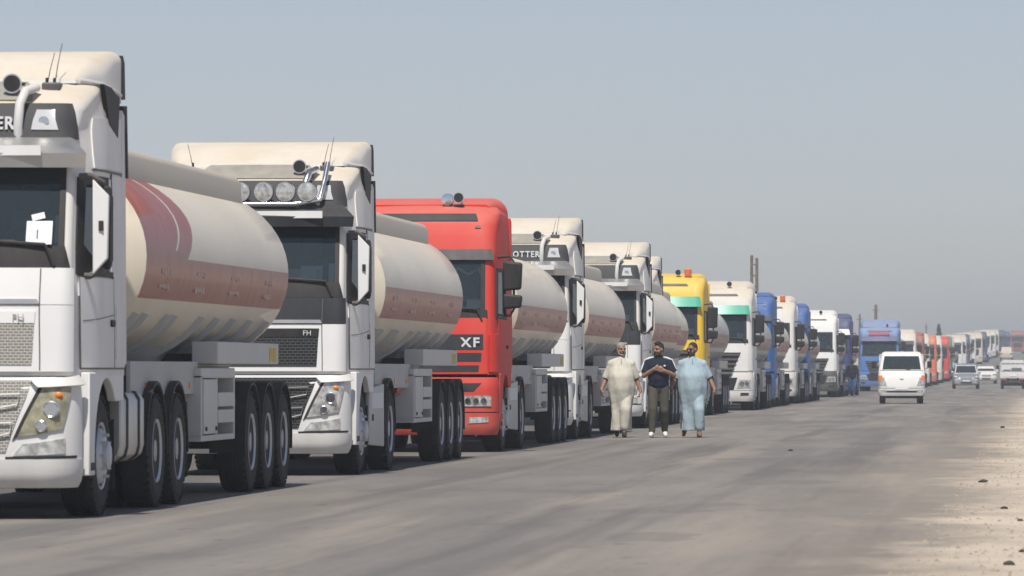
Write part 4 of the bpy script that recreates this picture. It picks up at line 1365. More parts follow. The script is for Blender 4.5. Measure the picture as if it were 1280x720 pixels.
def xf_truck(name, X, Y, body=RED, rz=0.0, axles=(4.55,), trailer=None, tankstyle='skirt', detail=True, dy=0.0, roofband=True, skip=()):
    root = empty(name, (X, Y, HZ(Y) + .004), rz)
    cab = Cab(XF_TAB, 2.26, .06)
    P = lambda nm, m, q, **k: cab.patch(nm, m, q, root, **k)
    cab_common(root, cab, body, body, 1.18, 3.80, (2.16, 2.92), (2.05, 2.78), 1.08)
    P('bumper', body, [(-1.249, .27), (1.249, .27), (1.249, .60), (-1.249, .60)], off=.012, thick=.1, nu=30, nz=4)
    P('bumper', body, [(-1.249, .615), (1.249, .615), (1.249, 1.14), (-1.249, 1.14)], off=.004, thick=.1, nu=30, nz=6)
    P('bumper_slot', BLACKP, [(-.86, .93), (.86, .93), (.98, 1.05), (-.98, 1.05)], off=.012, thick=.03, nu=16, nz=2)
    P('front_hatch', body, [(-1.06, 1.19), (1.06, 1.19), (1.04, 2.04), (-1.04, 2.04)], off=.03, thick=.05, nu=30, nz=8)
    P('badge_panel', CHAR, [(-1.0, 1.56), (1.0, 1.56), (1.0, 1.79), (-1.0, 1.79)], off=.036, thick=.02, nu=12, nz=2)
    P('grille_slot', CHAR, [(-.97, 1.38), (.97, 1.38), (.98, 1.51), (-.98, 1.51)], off=.036, thick=.02, nu=12, nz=2)
    P('grille_slot', CHAR, [(-.93, 1.22), (.93, 1.22), (.94, 1.32), (-.94, 1.32)], off=.036, thick=.02, nu=12, nz=2)
    letters('XF', .20, .80, cab.pt(cab.ux(.8, 1.67), 1.67).y - .046, 1.605, BADGE, root, depth=.006, bold=.006, squeeze=1.1)
    P('cowl', BLACKP, [(-1.06, 2.045), (1.06, 2.045), (1.05, 2.165), (-1.05, 2.165)], off=.014, thick=.03, nu=20, nz=2)
    wipers(root, cab, 2.12)
    for sx in (1, -1):
        SP = lambda nm, m, q, parent=root, **k: cab.patch(nm, m, q, parent, flip=sx < 0, **k)
        SP('corner_vane', body, [(1.08, 1.22), (0, .42, 1.22), (0, .40, 1.80), (1.08, 1.78)], off=.035, thick=.06, nu=8, nz=5)
        hl = SP('head_lamp', LAMP, [(.68, .70), (1.12, .70), (1.12, .86), (.72, .86)], off=.02, thick=.03, nu=8, nz=3)
        for cx in (.78, .90, 1.02):
            p = cab.pt(sx * cab.ux(cx, .78), .78)
            MB().lathe([(-.03, .05), (-.032, .04), (-.015, 0)], 'y', p, 14).build('lamp_bowl', CHROME, hl)
        SP('fog_lamp', LAMP, [(.78, .44), (1.08, .46), (1.08, .54), (.80, .53)], off=.022, thick=.03, nu=5, nz=2)
        dark_mirrors(root, 1.22, .50, [(2.18, 2.42), (2.46, 2.92)], sx)
        MB().box((sx * 1.23, .66, .50), (sx * 1.262, .74, .58)).build('side_marker', AMBER, root)
    # roof: dark sun shield strip, dark cowl over the glass, round horns
    P('visor_cowl', GREYP, [(-1.10, 2.92), (1.10, 2.92), (1.08, 3.08), (-1.08, 3.08)], off=.06, thick=.08, nu=24, nz=3)
    P('roof_window', CHAR if roofband else body, [(-.95, 3.53), (.88, 3.53), (.84, 3.64), (-.92, 3.64)], off=.012, thick=.02, nu=16, nz=2)
    P('roof_badge', GREYP, [(.84, 3.42), (.93, 3.42), (.92, 3.46), (.84, 3.46)], off=.012, thick=.02, nu=2, nz=1)
    roof_fairing(root, [(1.15, 3.72, 3.80, 1.0), (1.5, 3.68, 3.88, 1.12), (2.3, 3.60, 3.93, 1.19)], body)
    fins(root, body, 1.3, 3.62)
    horn(root, .55, .92, 3.82)
    MB().lathe([(0, .0), (.02, .09), (.10, .10), (.16, .06), (.18, 0)], 'y', (.37, .95, 3.87), 18).build('roof_lamp', CHROME, root)
    MB().box((.30, 1.0, 3.74), (.62, 1.36, 3.80)).build('horn_base', GREYP, root)
    paper_on_glass(root, cab, .74, .95, 2.20, 2.33)
    if detail:
        # pale fringe hung along the top of the windscreen
        pts = []
        for k in range(13):
            x = -.95 + .155 * k
            z = 2.80 - (.09 if k % 2 else 0)
            pts.append(cab.pt(cab.ux(x, z), z) + Vector((0, .05, 0)))
        pts.append(cab.pt(cab.ux(1.02, 2.52), 2.52) + Vector((0, .05, 0)))
        MB().path(pts, .028, 6).build('curtain_fringe', PAPER, root)
    rear_chassis(root, axles, 0, tankstyle)
    if trailer:
        put_trailer(root, trailer, dy, skip)
    return root

def actros_truck(name, X, Y, body=WHITE, low=None, rz=0.0, axles=(4.5,), trailer=None, visor=GREENVIS, dy=0.0, beacon=False, grille='v', board=None, dark_low=False, tankstyle='tank',
                 hroof=0.0, cowl_dark=False, text=False):
    root = empty(name, (X, Y, HZ(Y) + .004), rz)
    cab = Cab(AC_TAB, 2.26, .05)
    low = low or body
    P = lambda nm, m, q, **k: cab.patch(nm, m, q, root, **k)
    cab_common(root, cab, body, low, 1.2, 3.84, (2.20, 3.02), (2.05, 2.85), 1.06)
    P('bumper', GREYP if dark_low else low, [(-1.249, .29), (1.249, .29), (1.249, .62), (-1.249, .62)], off=.012, thick=.1, nu=26, nz=3)
    P('bumper', GREYP if dark_low else low, [(-1.249, .635), (1.249, .635), (1.249, 1.19), (-1.249, 1.19)], off=.003, thick=.1, nu=26, nz=5)
    P('bumper_grille', BLACKP, [(-.62, .64), (.62, .64), (.74, 1.02), (-.74, 1.02)], off=.010, thick=.02, nu=12, nz=2)
    P('front_hatch', body, [(-1.06, 1.22), (1.06, 1.22), (1.05, 2.08), (-1.05, 2.08)], off=.03, thick=.05, nu=24, nz=6)
    # black grille narrowing towards the bumper, each louvre on its own
    P('grille', BLACKP, [(-.52, 1.04), (.52, 1.04), (.84, 1.80), (-.84, 1.80)], off=.036, thick=.03, nu=12, nz=4)
    for k in range(5):
        z = 1.12 + .145 * k
        wd = .53 + (.29 * (z - 1.04) / .76)
        P('louvre', GREYP, [(-wd, z), (wd, z), (wd + .03, z + .055), (-wd - .03, z + .055)], off=.07, thick=.05, nu=10, nz=1)
    MB().lathe([(0, .12), (.02, .12), (.02, .10), (.004, .10)], 'y', (0, -.02, 1.62), 20).build('badge_ring', CHROME, root)
    P('cowl', BLACKP, [(-1.07, 2.085), (1.07, 2.085), (1.06, 2.21), (-1.06, 2.21)], off=.014, thick=.03, nu=18, nz=2)
    wipers(root, cab, 2.17)
    if visor:
        vz = MB()
        n = 16
        v = []
        for i in range(n + 1):
            u = -1.3 + 2.6 * i / n
            a, b = cab.pt(u, 2.99), cab.pt(u, 3.27)
            nn = cab.nrm(u, 3.1)
            nn = Vector((nn.x, nn.y, 0)).normalized()
            v += [a + nn * .16, a + nn * .17, b + nn * .05, b + nn * .035]
        f = [(i * 4 + k, (i + 1) * 4 + k, (i + 1) * 4 + (k + 1) % 4, i * 4 + (k + 1) % 4) for i in range(n) for k in range(4)]
        f += [(3, 2, 1, 0), tuple(n * 4 + k for k in range(4))]
        vz.add(v, f).build('sun_visor', visor, root, smooth=35)
        for x in (-.6, .6):
            p = cab.pt(cab.ux(x, 3.25), 3.25)
            MB().box((x - .02, p.y - .16, 3.05), (x + .02, p.y + .03, 3.10)).build('visor_bracket', BLACKP, root)
    for sx in (1, -1):
        SP = lambda nm, m, q, parent=root, **k: cab.patch(nm, m, q, parent, flip=sx < 0, **k)
        hl = SP('head_lamp', LAMP, [(.72, .70), (1.14, .72), (1.14, .96), (.80, .96)], off=.02, thick=.03, nu=6, nz=3)
        for cx in (.88, 1.03):
            p = cab.pt(sx * cab.ux(cx, .84), .84)
            MB().lathe([(-.034, .075), (-.036, .06), (-.018, 0)], 'y', p, 14).build('lamp_bowl', CHROME, hl)
        SP('fog_lamp', BLACKP, [(.82, .46), (1.08, .47), (1.08, .55), (.84, .55)], off=.022, thick=.03, nu=4, nz=1)
        SP('corner_vane', body, [(1.08, 1.24), (0, .42, 1.24), (0, .42, 2.0), (1.08, 2.0)], off=.022, thick=.04, nu=6, nz=4)
        dark_mirrors(root, 1.22, .46, [(2.10, 2.36), (2.40, 3.0)], sx)
    roof_fairing(root, [(.98, 3.78, 3.84, 1.0), (1.35, 3.74, 3.95 + hroof * .6, 1.12), (2.3, 3.60, 4.05 + hroof, 1.19)], board or body)
    P('roof_slot', GREYP, [(-.75, 3.56), (.75, 3.56), (.70, 3.62), (-.70, 3.62)], off=.014, thick=.02, nu=10, nz=1)
    fins(root, board or body, 1.3, 3.66)
    horn(root, .45, .88, 3.86)
    MB().box((.38, 1.0, 3.78), (.52, 1.35, 3.84)).build('horn_base', GREYP, root)
    if beacon:
        for x in (.72, -.72):
            MB().tube((x, .92, 3.74), (x, .92, 3.90), .07, .07, 10).build('beacon', AMBER, root)
            MB().lathe([(0, .10), (.16, .10), (.20, .05), (.20, 0)], 'z', (x, .92, 3.86), 14).build('beacon', ORANGE, root)
    paper_on_glass(root, cab, .72, .92, 2.24, 2.40)
    paper_on_glass(root, cab, -.4, -.1, 2.24, 2.34)
    rear_chassis(root, axles, 0, tankstyle)
    if trailer:
        put_trailer(root, trailer, dy)
    return root

# ------------------------------------------------------------------ the queue of tankers
HALF = 1.25
def qx(y, side=-7.66):
    return side - HALF + CX(y)
GRP = 'tankers queued along the left of the road'
Y1 = along(160, -7.66) - 2.5
t = fh_truck('tanker_truck', qx(0), Y1, axles=(4.45, 5.8), low=CLEANW, grille=GRILLE_W, cowl=WHITE, headlamp=LAMPY, trailer=TR_W, sheet=sheet_one)
tag(t, 'white tanker truck with a card numbered 1 in its windscreen and white mesh grille', 'tanker truck', GRP)
Y2 = along(470, -7.66) - 2.5
t = fh_truck('tanker_truck', qx(0), Y2, low=CLEANW, grille=GRILLE_B, cowl=CHAR, text=False, lightbar=True, trailer=TR_S, tankstyle='skirt', sheet=sheet_two, panel=CHAR)
tag(t, 'white tanker truck with charcoal front hatch and chrome bar of roof spot lamps', 'tanker truck', GRP)
Y3 = along(641, -7.66) - 2.5
t = xf_truck('tanker_truck', qx(0), Y3, RED, trailer=TR_S, skip=('duct', 'duct_end'))
tag(t, 'red tanker truck with XF badge and dark grey mirrors, cream striped tank', 'tanker truck', GRP)
Y4 = along(731, -7.66) - 2.5
t = fh_truck('tanker_truck', qx(0), Y4, low=CLEANW, grille=GRILLE_B, cowl=WHITE, trailer=TR_S, tankstyle='skirt', sheet=sheet_small)
tag(t, 'white tanker truck parked right behind the red one, lettering on its roof panel', 'tanker truck', GRP)
Y5 = along(815, -7.66) - 2.5
t = fh_truck('tanker_truck', qx(0), Y5, low=CLEANW, grille=GRILLE_B, cowl=CHAR, text=False, trailer=TR_S, tankstyle='tank', sheet=sheet_small)
tag(t, 'white tanker truck with charcoal front hatch beside the three walking men', 'tanker truck', GRP)
Y5b = along(829, -8.33) - 2.5
t = fh_truck('tanker_truck', -8.33 - HALF, Y5b, low=CLEANW, cowl=WHITE, text=False, trailer=TR_S)
tag(t, 'white tanker truck mostly hidden, squeezed in front of the yellow truck', 'tanker truck', GRP)
Y6 = along(888, -8.15) - 2.6
t = actros_truck('tanker_truck', -8.15 - HALF, Y6, YELLOW, trailer=TR_G, beacon=True, hroof=-.12, dy=-.2)
tag(t, 'yellow tanker truck with green sun visor and orange beacons', 'tanker truck', GRP)
Y7 = along(945, -7.76) - 1.6
t = actros_truck('tanker_truck', -7.76 - HALF, Y7, WHITE, trailer=TR_G)
tag(t, 'white tanker truck with green sun visor and black louvred grille', 'tanker truck', GRP)
Y8 = along(972, -7.8) - 2.6
t = xf_truck('tanker_truck', -7.8 - HALF, Y8, BLUE, trailer=TR_S, detail=False, roofband=False)
tag(t, 'bright blue tanker truck between two white ones', 'tanker truck', GRP)
Y9 = along(998, -7.75) - 2.6
t = actros_truck('tanker_truck', -7.75 - HALF, Y9, WHITE, trailer=TR_S, visor=None, beacon=True)
tag(t, 'white tanker truck with an orange beacon, behind the bright blue one', 'tanker truck', GRP)
Y10 = along(1014, -7.75) - 2.6
t = xf_truck('tanker_truck', -7.75 - HALF, Y10, BLUE, trailer=TR_G, detail=False, roofband=False)
tag(t, 'blue tanker truck with a narrow grey striped tank, behind the white one with beacon', 'tanker truck', GRP)
Y11 = along(1049, -7.7) - 2.6
t = actros_truck('tanker_truck', -7.7 - HALF, Y11, CLEANW, trailer=TR_G, visor=None, dark_low=True)
tag(t, 'white tanker truck with dark grey bumper beside the person in jeans', 'tanker truck', GRP)
Y12 = along(1067, -7.45) - 2.6
t = actros_truck('tanker_truck', -7.45 - HALF, Y12, NAVY, trailer=TR_S, visor=PAPER)
tag(t, 'navy blue tanker truck with a pale sun visor and cream striped tank', 'tanker truck', GRP)
Y13 = 340.0
t = actros_truck('tanker_truck', (1100 - 1256) / F_PX * Y13, Y13, SKYB, trailer=TR_S, visor=NAVY, hroof=.25)
rl = MB()
for k in range(7):
    MB().box((-.62 + .18 * k, .30, 3.36), (-.49 + .18 * k, .40, 3.56)).build('letter', SKYLETTER, t)
tag(t, 'pale blue high roofed tanker truck with red lettering on its roof front', 'tanker truck', GRP)

# the far end of the queue: plainer copies, one prototype a colour
def far_proto(body, kind, green=False):
    r = empty('tanker_truck', parent=PROTO)
    cab = Cab(AC_TAB if kind else XF_TAB, 2.26)
    z1 = 3.84 if kind else 3.80
    ws = (2.20, 3.02) if kind else (2.16, 2.92)
    cab.shell('cab_shell', body, r, 1.2, z1, [(0, 1.05, *ws)])
    v = [cab.pt(u, z) for z in ws for u in (-1.05, -.6, 0, .6, 1.05)]
    MB().add(v, [(i, i + 1, i + 6, i + 5) for i in range(4)]).build('windscreen', GLASS, r, fix=False)
    MB().box((-1.1, .6, 1.6), (1.1, 1.6, ws[0] - .02)).build('dashboard', INTER, r)
    MB().box((-1.15, 1.6, 1.6), (1.15, 1.65, 3.2)).build('curtain', INTER, r)
    for q, m in (([(-1.24, .28), (1.24, .28), (1.24, 1.18), (-1.24, 1.18)], body), ):
        cab.patch('bumper', m, q, r, off=.01, thick=.1, nu=18, nz=3)
    cab.patch('grille', BLACKP, [(-.7, 1.1), (.7, 1.1), (.8, 1.85), (-.8, 1.85)], r, off=.03, thick=.03, nu=8, nz=2)
    cab.patch('cowl', BLACKP, [(-1.07, 2.06), (1.07, 2.06), (1.06, 2.20), (-1.06, 2.20)], r, off=.014, thick=.03, nu=8, nz=1)
    cab.patch('sun_visor', GREENVIS if green else GREYP, [(-1.08, 2.98), (1.08, 2.98), (1.06, 3.22), (-1.06, 3.22)], r, off=.08, thick=.08, nu=10, nz=1)
    for sx in (1, -1):
        cab.patch('head_lamp', LAMP, [(.72, .70), (1.12, .72), (1.12, .92), (.80, .92)], r, off=.02, thick=.03, nu=4, nz=1, flip=sx < 0)
        dark_mirrors(r, 1.22, .46, [(2.10, 2.36), (2.40, 3.0)], sx)
        MB().prism(arch_poly(.36, 2.26, 1.20, 1.37, .52, .66, .36, .98), sx * 1.17, sx * 1.243, 'x').build('wheel_arch', body, r)
        MB().box((sx * .62, 2.4, .5), (sx * 1.2, 3.8, 1.05)).build('fuel_tank', GREYP, r, bevel=.05)
        MB().box((sx * .36, .55, .78), (sx * .43, 5.3, 1.02)).build('frame_rail', DKSTEEL, r)
    roof_fairing(r, [(1.1, 3.74, 3.82, 1.0), (1.4, 3.70, 3.94, 1.12), (2.3, 3.60, 4.02, 1.19)], body)
    for y in (1.37, 4.5):
        MB().tube((-1.0, y, .515), (1.0, y, .515), .09).box((-.42, y - .4, .58), (.42, y + .4, .80)).build('axle', DKSTEEL, r)
        put_wheels(r, W_REAR if y > 2 else W_FRONT, y)
    mudguard(r, 4.5, .64)
    for ch in list(TR_FAR.children):
        copy_tree(ch, r)
    return r
COL = {'white': (WHITE, 1, 0), 'maroon': (MAROON, 0, 0), 'orange': (ORANGE, 1, 0), 'green': (GREENP, 1, 1), 'cream': (CREAM, 1, 0), 'navy': (NAVY, 1, 0), 'red': (RED, 0, 0)}
FARP = {k: far_proto(*a) for k, a in COL.items()}
far = [(384, 'white', 0.1, 'tall white tanker truck right behind the pale blue one'), (408, 'maroon', .1, 'dark red tanker truck far along the queue, behind the tall white one'),
       (432, 'white', -.1, 'distant white tanker truck between the dark red and the orange one'), (455, 'orange', -.05, 'orange tanker truck far along the queue'), (478, 'white', -.1, 'distant white tanker truck between the orange and the bright red one'), (500, 'red', .1, 'small bright red tanker truck far along the queue'),
       (524, 'green', .1, 'green visored dark green tanker truck far along the queue'), (548, 'white', -.3, 'distant white tanker truck just behind the dark green one'), (572, 'cream', -.5, 'distant cream tanker truck two behind the dark green one'), (596, 'white', -.7, 0), (620, 'white', -.6, 0), (644, 'navy', -.4, 'distant navy blue tanker truck lower on the rise, among white ones'),
       (668, 'white', -.3, 0), (692, 'white', -.1, 0), (718, 'cream', -.2, 0), (744, 'navy', 0, 0), (770, 'white', .1, 0), (798, 'white', 0, 0), (826, 'white', .2, 0), (856, 'cream', .1, 0), (890, 'white', .3, 0)]
shade = {'white': 'distant white tanker truck on the rising stretch of the hazy queue', 'cream': 'distant cream tanker truck on the rising stretch of the hazy queue',
         'navy': 'distant navy blue tanker truck on the rising stretch of the hazy queue'}
frnd = random.Random(4)
for y, c, dx, lab in far:
    o = copy_tree(FARP[c])
    o.location = (qx(y) + .35 + dx + (frnd.uniform(-.45, .45) if y > 520 else 0), y, HZ(y) + .004)
    o.rotation_euler = (0, 0, frnd.uniform(-.03, .03) if y > 520 else 0)
    tag(o, lab or shade[c], 'tanker truck', GRP)

# ------------------------------------------------------------------ people
SKIN = mat('skin', (0.30, 0.165, 0.105), rough=0.55, vary=0.08, scale=8)
HAIR = mat('dark_hair', (0.018, 0.014, 0.012), rough=0.7, bump=0.5, bscale=120)
GREYHAIR = mat('grey_hair', (0.30, 0.28, 0.26), rough=0.8, bump=0.5, bscale=120)
STUBBLE = mat('grey_stubble', (0.26, 0.20, 0.17), rough=0.8, bump=0.4, bscale=120)
def cloth(name, c, b=0.6):
    m, n, L, bs = nodes_of(name)
    g = NG(n)
    tc = n.nodes.new('ShaderNodeTexCoord')
    k = g.noise(tc.outputs['Object'], 5, 4, .5, (1.6, 1.6, .5))
    L.new(g.mix(g.ramp(k, .35, .7), c, tuple(x * .86 for x in c)), bs.inputs['Base Color'])
    bs.inputs['Roughness'].default_value = .9
    bs.inputs['Specular IOR Level'].default_value = .15
    bp = n.nodes.new('ShaderNodeBump')
    bp.inputs['Strength'].default_value = b
    bp.inputs['Distance'].default_value = .03
    L.new(g.noise(tc.outputs['Object'], 7, 3, .5, (1.5, 1.5, .35)), bp.inputs['Height'])
    L.new(bp.outputs[0], bs.inputs['Normal'])
    return m
CL_CREAM = cloth('cream_cotton', (0.60, 0.575, 0.49))
CL_BLUE = cloth('pale_blue_cotton', (0.36, 0.46, 0.51))
CL_NAVY = cloth('navy_jersey', (0.018, 0.024, 0.042), .4)
CL_OLIVE = cloth('olive_trousers', (0.085, 0.08, 0.062))
CL_BLACK = cloth('black_cotton', (0.02, 0.02, 0.024))
CL_JEANS = cloth('blue_denim', (0.05, 0.11, 0.26))
SHOE_B = mat('black_leather', (0.02, 0.018, 0.017), rough=.5)
SHOE_W = mat('white_trainer', (0.70, 0.68, 0.66), rough=.6)
SANDAL = mat('brown_sandal', (0.20, 0.11, 0.07), rough=.6)
EYE = mat('eye', (0.02, 0.015, 0.012), rough=.2)
LIPS = mat('lips', (0.20, 0.07, 0.055), rough=.5)

def remesh(mb, name, material, parent, vox, smooth=4, folds=0.0):
    o = mb.build(name, material, parent, smooth=0)
    r = o.modifiers.new('remesh', 'REMESH')
    r.mode = 'VOXEL'
    r.voxel_size = vox
    r.use_smooth_shade = True
    s = o.modifiers.new('smooth', 'SMOOTH')
    s.iterations = smooth
    s.factor = .5
    if folds:
        tx = bpy.data.textures.new('folds', 'CLOUDS')
        tx.noise_scale = .11
        tx.noise_depth = 2
        d = o.modifiers.new('folds', 'DISPLACE')
        d.texture = tx
        d.strength = folds
        d.mid_level = .5
        d.texture_coords = 'LOCAL'
    return o
def hand(mb, wrist, d, palmn, sx, curl=.5):
    """palm, four unequal fingers bent at the knuckles, thumb leaving the side of the palm"""
    wrist, d, pn = Vector(wrist), Vector(d).normalized(), Vector(palmn).normalized()
    side = d.cross(pn).normalized() * sx
    palm = wrist + d * .075
    mb.ball(wrist + d * .05, (.01, .01, .01))
    for k in range(5):
        mb.cap(wrist + side * (.018 * (k - 2) * .5), .021, palm + side * (.0185 * (k - 2)), .015, 8)
    for k, ln in enumerate((.066, .078, .074, .058)):
        p0 = palm + side * (-.033 + .022 * k) + d * .008
        p1 = p0 + (d * math.cos(curl * .6) + pn * math.sin(curl * .6)) * ln * .5
        p2 = p1 + (d * math.cos(curl * 1.6) + pn * math.sin(curl * 1.6)) * ln * .55
        mb.cap(p0, .0098, p1, .009, 8).cap(p1, .009, p2, .0078, 8)
    t0 = wrist + d * .03 - side * .034
    t1 = t0 + (d * .75 - side * .62 + pn * .25).normalized() * .042
    t2 = t1 + (d * .95 - side * .05 + pn * .35).normalized() * .034
    mb.cap(t0, .014, t1, .0115, 8).cap(t1, .0115, t2, .009, 8)

def person(loc, rz, p):
    """p: pose and clothes; the figure faces -y, +x is its left hand side"""
    h = p.get('h', 1.0)
    fat = p.get('fat', 1.0)
    b = MB()
    hz = 0.93 * h
    sh_z, sh_x = 1.45 * h, .185 * p.get('sw', 1.0)
    # torso
    b.ball((0, .0, 1.0 * h), (.165 * fat, .12 * fat, .16)).ball((0, -.02 * fat, 1.13 * h), (.165 * fat, .125 * fat, .18)).ball((0, .0, 1.32 * h), (.185, .115, .17))
    b.cap((0, 0, sh_z - .01), .055, (-sh_x, 0, sh_z - .07), .055).cap((0, 0, sh_z - .01), .055, (sh_x, 0, sh_z - .07), .055)
    b.cap((0, .01, sh_z - .01), .062, (0, -.005, sh_z + .10), .056)
    # legs
    for (hip, knee, ankle, toe) in p['legs']:
        b.cap(hip, .095 * (1 + .3 * (fat - 1)), knee, .058).cap(knee, .058, ankle, .038)
        a = Vector(ankle)
        t = Vector(toe)
        b.cap(a + Vector((0, .03, -.04)), .034, a + (t - a) * .55, .036, 10).cap(a + (t - a) * .55, .036, t, .028, 10)
    # arms
    for (s, e, w, hd, pn, sgn, curl) in p['arms']:
        b.cap(s, .060 * (1 + .4 * (fat - 1)), e, .049).cap(e, .049, w, .034)
        hand(b, w, hd, pn, sgn, curl)
    # head in its own turned frame
    T = Matrix.Translation((0, -.012, sh_z + .185)) @ Matrix.Rotation(p.get('turn', 0), 4, 'Z') @ Matrix.Rotation(p.get('nod', 0), 4, 'X')
    M3 = T.to_3x3()
    H = lambda x, y, z: T @ Vector((x, y, z))
    b.ball(H(0, .012, .035), (.077, .096, .090), 18, 12, M3)
    b.ball(H(0, -.012, -.035), (.066, .080, .088), 18, 12, M3)
    b.ball(H(0, -.048, -.085), (.042, .038, .032), 12, 8, M3)
    b.cap(H(0, -.088, .018), .010, H(0, -.113, -.026), .016, 8)
    b.ball(H(.014, -.098, -.028), (.011, .012, .010), 8, 6, M3).ball(H(-.014, -.098, -.028), (.011, .012, .010), 8, 6, M3)
    b.cap(H(-.045, -.078, .026), .013, H(.045, -.078, .026), .013, 8)
    for sx in (1, -1):
        b.ball(H(.078 * sx, .010, -.008), (.012, .024, .034), 10, 8, M3)
        b.ball(H(.042 * sx, -.066, -.035), (.024, .024, .026), 10, 8, M3)
    body = remesh(b, 'person', SKIN, None, .0075, 3)
    body.location = loc
    body.rotation_euler = (0, 0, rz)
    for sx in (1, -1):
        MB().ball(H(.031 * sx, -.082, .004), (.013, .009, .008), 10, 6, M3).build('eye', EYE, body)
        MB().cap(H(.016 * sx, -.094, .028), .0055, H(.05 * sx, -.082, .030), .004, 6).build('eyebrow', p['hairm'], body)
    MB().cap(H(-.020, -.094, -.062), .007, H(.020, -.094, -.062), .007, 6).build('mouth', LIPS, body)
    hb = MB()
    hl = p.get('hair', 'short')
    hb.ball(H(0, .022, .052), (.083, .097, .086), 18, 12, M3).ball(H(0, .05, .015), (.078, .072, .085), 14, 10, M3)
    if hl == 'quiff':
        hb.ball(H(.005, -.05, .115), (.055, .04, .03), 12, 8, M3).ball(H(0, -.01, .125), (.06, .06, .028), 12, 8, M3)
    hair = remesh(hb, 'hair', p['hairm'], body, .010, 2)
    if p.get('beard'):
        bb = MB()
        for sx in (1, -1):
            bb.cap(H(.070 * sx, -.012, -.03), .016, H(.058 * sx, -.045, -.085), .020, 8).cap(H(.058 * sx, -.045, -.085), .020, H(0, -.078, -.108), .027, 8)
            bb.cap(H(0, -.098, -.046), .010, H(.032 * sx, -.084, -.058), .009, 8)
        remesh(bb, 'beard', p['beard'], body, .009, 2)
    return body, H

def thobe(body, p, m, hem=.14, belly=.235, hemw=.21):
    """long gown: shoulders to ankles in one closed form with wide elbow sleeves"""
    b = MB()
    fat = p.get('fat', 1.0)
    sw = p.get('sway', 0)
    st = [(hem, hemw, .155, sw), (hem + .16, hemw * 1.02, .165, sw * .8), (.52, hemw * 1.09, .175, sw * .5), (.78, belly * .93, .195, 0), (.98, belly, .215, 0),
          (1.12, belly * .985, .212, 0), (1.25, .205 * fat**.2, .175, 0), (1.33, .182, .145, 0), (1.395, .145, .116, 0), (1.44, .105, .09, 0), (1.475, .074, .072, 0), (1.49, .066, .064, 0)]
    zs = [st[0][0] + (st[-1][0] - st[0][0]) * k / 48 for k in range(49)]
    st = [(z, pchip(st, 1, z), pchip(st, 2, z), pchip(st, 3, z)) for z in zs]
    n = 48
    v, f = [], []
    for i, (z, rx, ry, sw) in enumerate(st):
        for k in range(n):
            a = 2 * PI * k / n
            # hanging folds deepen towards the hem
            w = 1 + .13 * max(0, (1.2 - z)) * math.sin(5 * a + 3.2 * z) + .07 * max(0, 1.2 - z) * math.sin(9 * a + .5 - 3 * z)
            v.append((sw + rx * w * math.cos(a), -.03 * sstep(.5, .95, z) * (1 - sstep(1.1, 1.45, z)) * (fat - .9) * 3 - .02 + ry * w * math.sin(a) + p.get('swing', 0) * max(0, .8 - z), z))
    for i in range(len(st) - 1):
        for k in range(n):
            f.append((i * n + k, i * n + (k + 1) % n, (i + 1) * n + (k + 1) % n, (i + 1) * n + k))
    f += [tuple(range(n - 1, -1, -1)), tuple(range((len(st) - 1) * n, len(st) * n))]
    b.add(v, f)
    for (hip, knee, ankle, toe) in p['legs']:
        k_, a_ = Vector(knee), Vector(ankle)
        e_ = k_ + (a_ - k_) * ((k_.z - hem - .07) / (k_.z - a_.z))
        b.cap(Vector(hip) + Vector((0, -.02, -.05)), .13, k_ + Vector((0, -.045, 0)), .105, 16).cap(k_ + Vector((0, -.045, 0)), .105, e_, .085, 16)
    for (s, e, w, hd, pn, sgn, curl) in p['arms']:
        s, e = Vector(s), Vector(e)
        q = s + (e - s) * p.get('sleeve', 1.0)
        b.ball(s, .08).tube(s + (s - q) * .05, q, .08, .086, 16)
    for x_ in (-1, 1):
        b.cap((x_ * .05, 0, 1.42), .075, (x_ * abs(p['arms'][0][0][0]), 0, 1.36), .088)
    o = remesh(b, 'gown', m, body, .011, 3, folds=.010)
    MB().lathe([(0, .068), (.018, .066), (.03, .062)], 'z', (0, -.018, 1.475), 20).build('collar', m, o)
    MB().box((-.012, -.168, 1.26), (.012, -.150, 1.46)).build('placket', m, o)
    return o

Z0 = .004
def feet_shoes(body, p, m, sole=None, nm='shoe'):
    for (hip, knee, ankle, toe) in p['legs']:
        a, t = Vector(ankle), Vector(toe)
        b = MB().cap(a + Vector((0, .035, -.05)), .044, a + (t - a) * .6 + Vector((0, 0, -.005)), .047, 12).cap(a + (t - a) * .6 + Vector((0, 0, -.005)), .047, t, .036, 12).cap(a + Vector((0, .01, .0)), .046, a + Vector((0, .02, -.05)), .046, 12)
        remesh(b, nm, m, body, .009, 2)

# man in a cream gown
p1 = dict(fat=1.35, sw=1.1, turn=.35, nod=.02, hairm=GREYHAIR, beard=STUBBLE, sway=-.005, swing=.02, sleeve=1.0,
          legs=[((.09, 0, .92), (.075, -.16, .52), (.055, -.20, .09), (.06, -.34, .045)), ((-.09, 0, .92), (-.085, .02, .50), (-.075, .26, .15), (-.08, .14, .045))],
          arms=[((-.18, .0, 1.345), (-.28, .03, 1.10), (-.365, -.06, .89), (.05, -.25, -1), (.9, .2, 0), -1, .5), ((.18, 0, 1.345), (.275, .05, 1.10), (.355, -.01, .87), (0, -.2, -1), (-.9, .1, 0), 1, .9)])
YM = 105.5
m1, H1 = person(((776 - 1256) / F_PX * YM + .02, YM, Z0), R(4), p1)
thobe(m1, p1, CL_CREAM, hem=.13, belly=.248, hemw=.175)
feet_shoes(m1, p1, SHOE_B)
pb = MB().tube((.362, -.06, .70), (.362, -.06, .82), .018, .018, 8)
ph = pb.build('water_bottle', SHOE_W, None)
ph.location = m1.location
ph.rotation_euler = m1.rotation_euler
tag(ph, 'small white bottle held by the man in the cream gown', 'bottle')
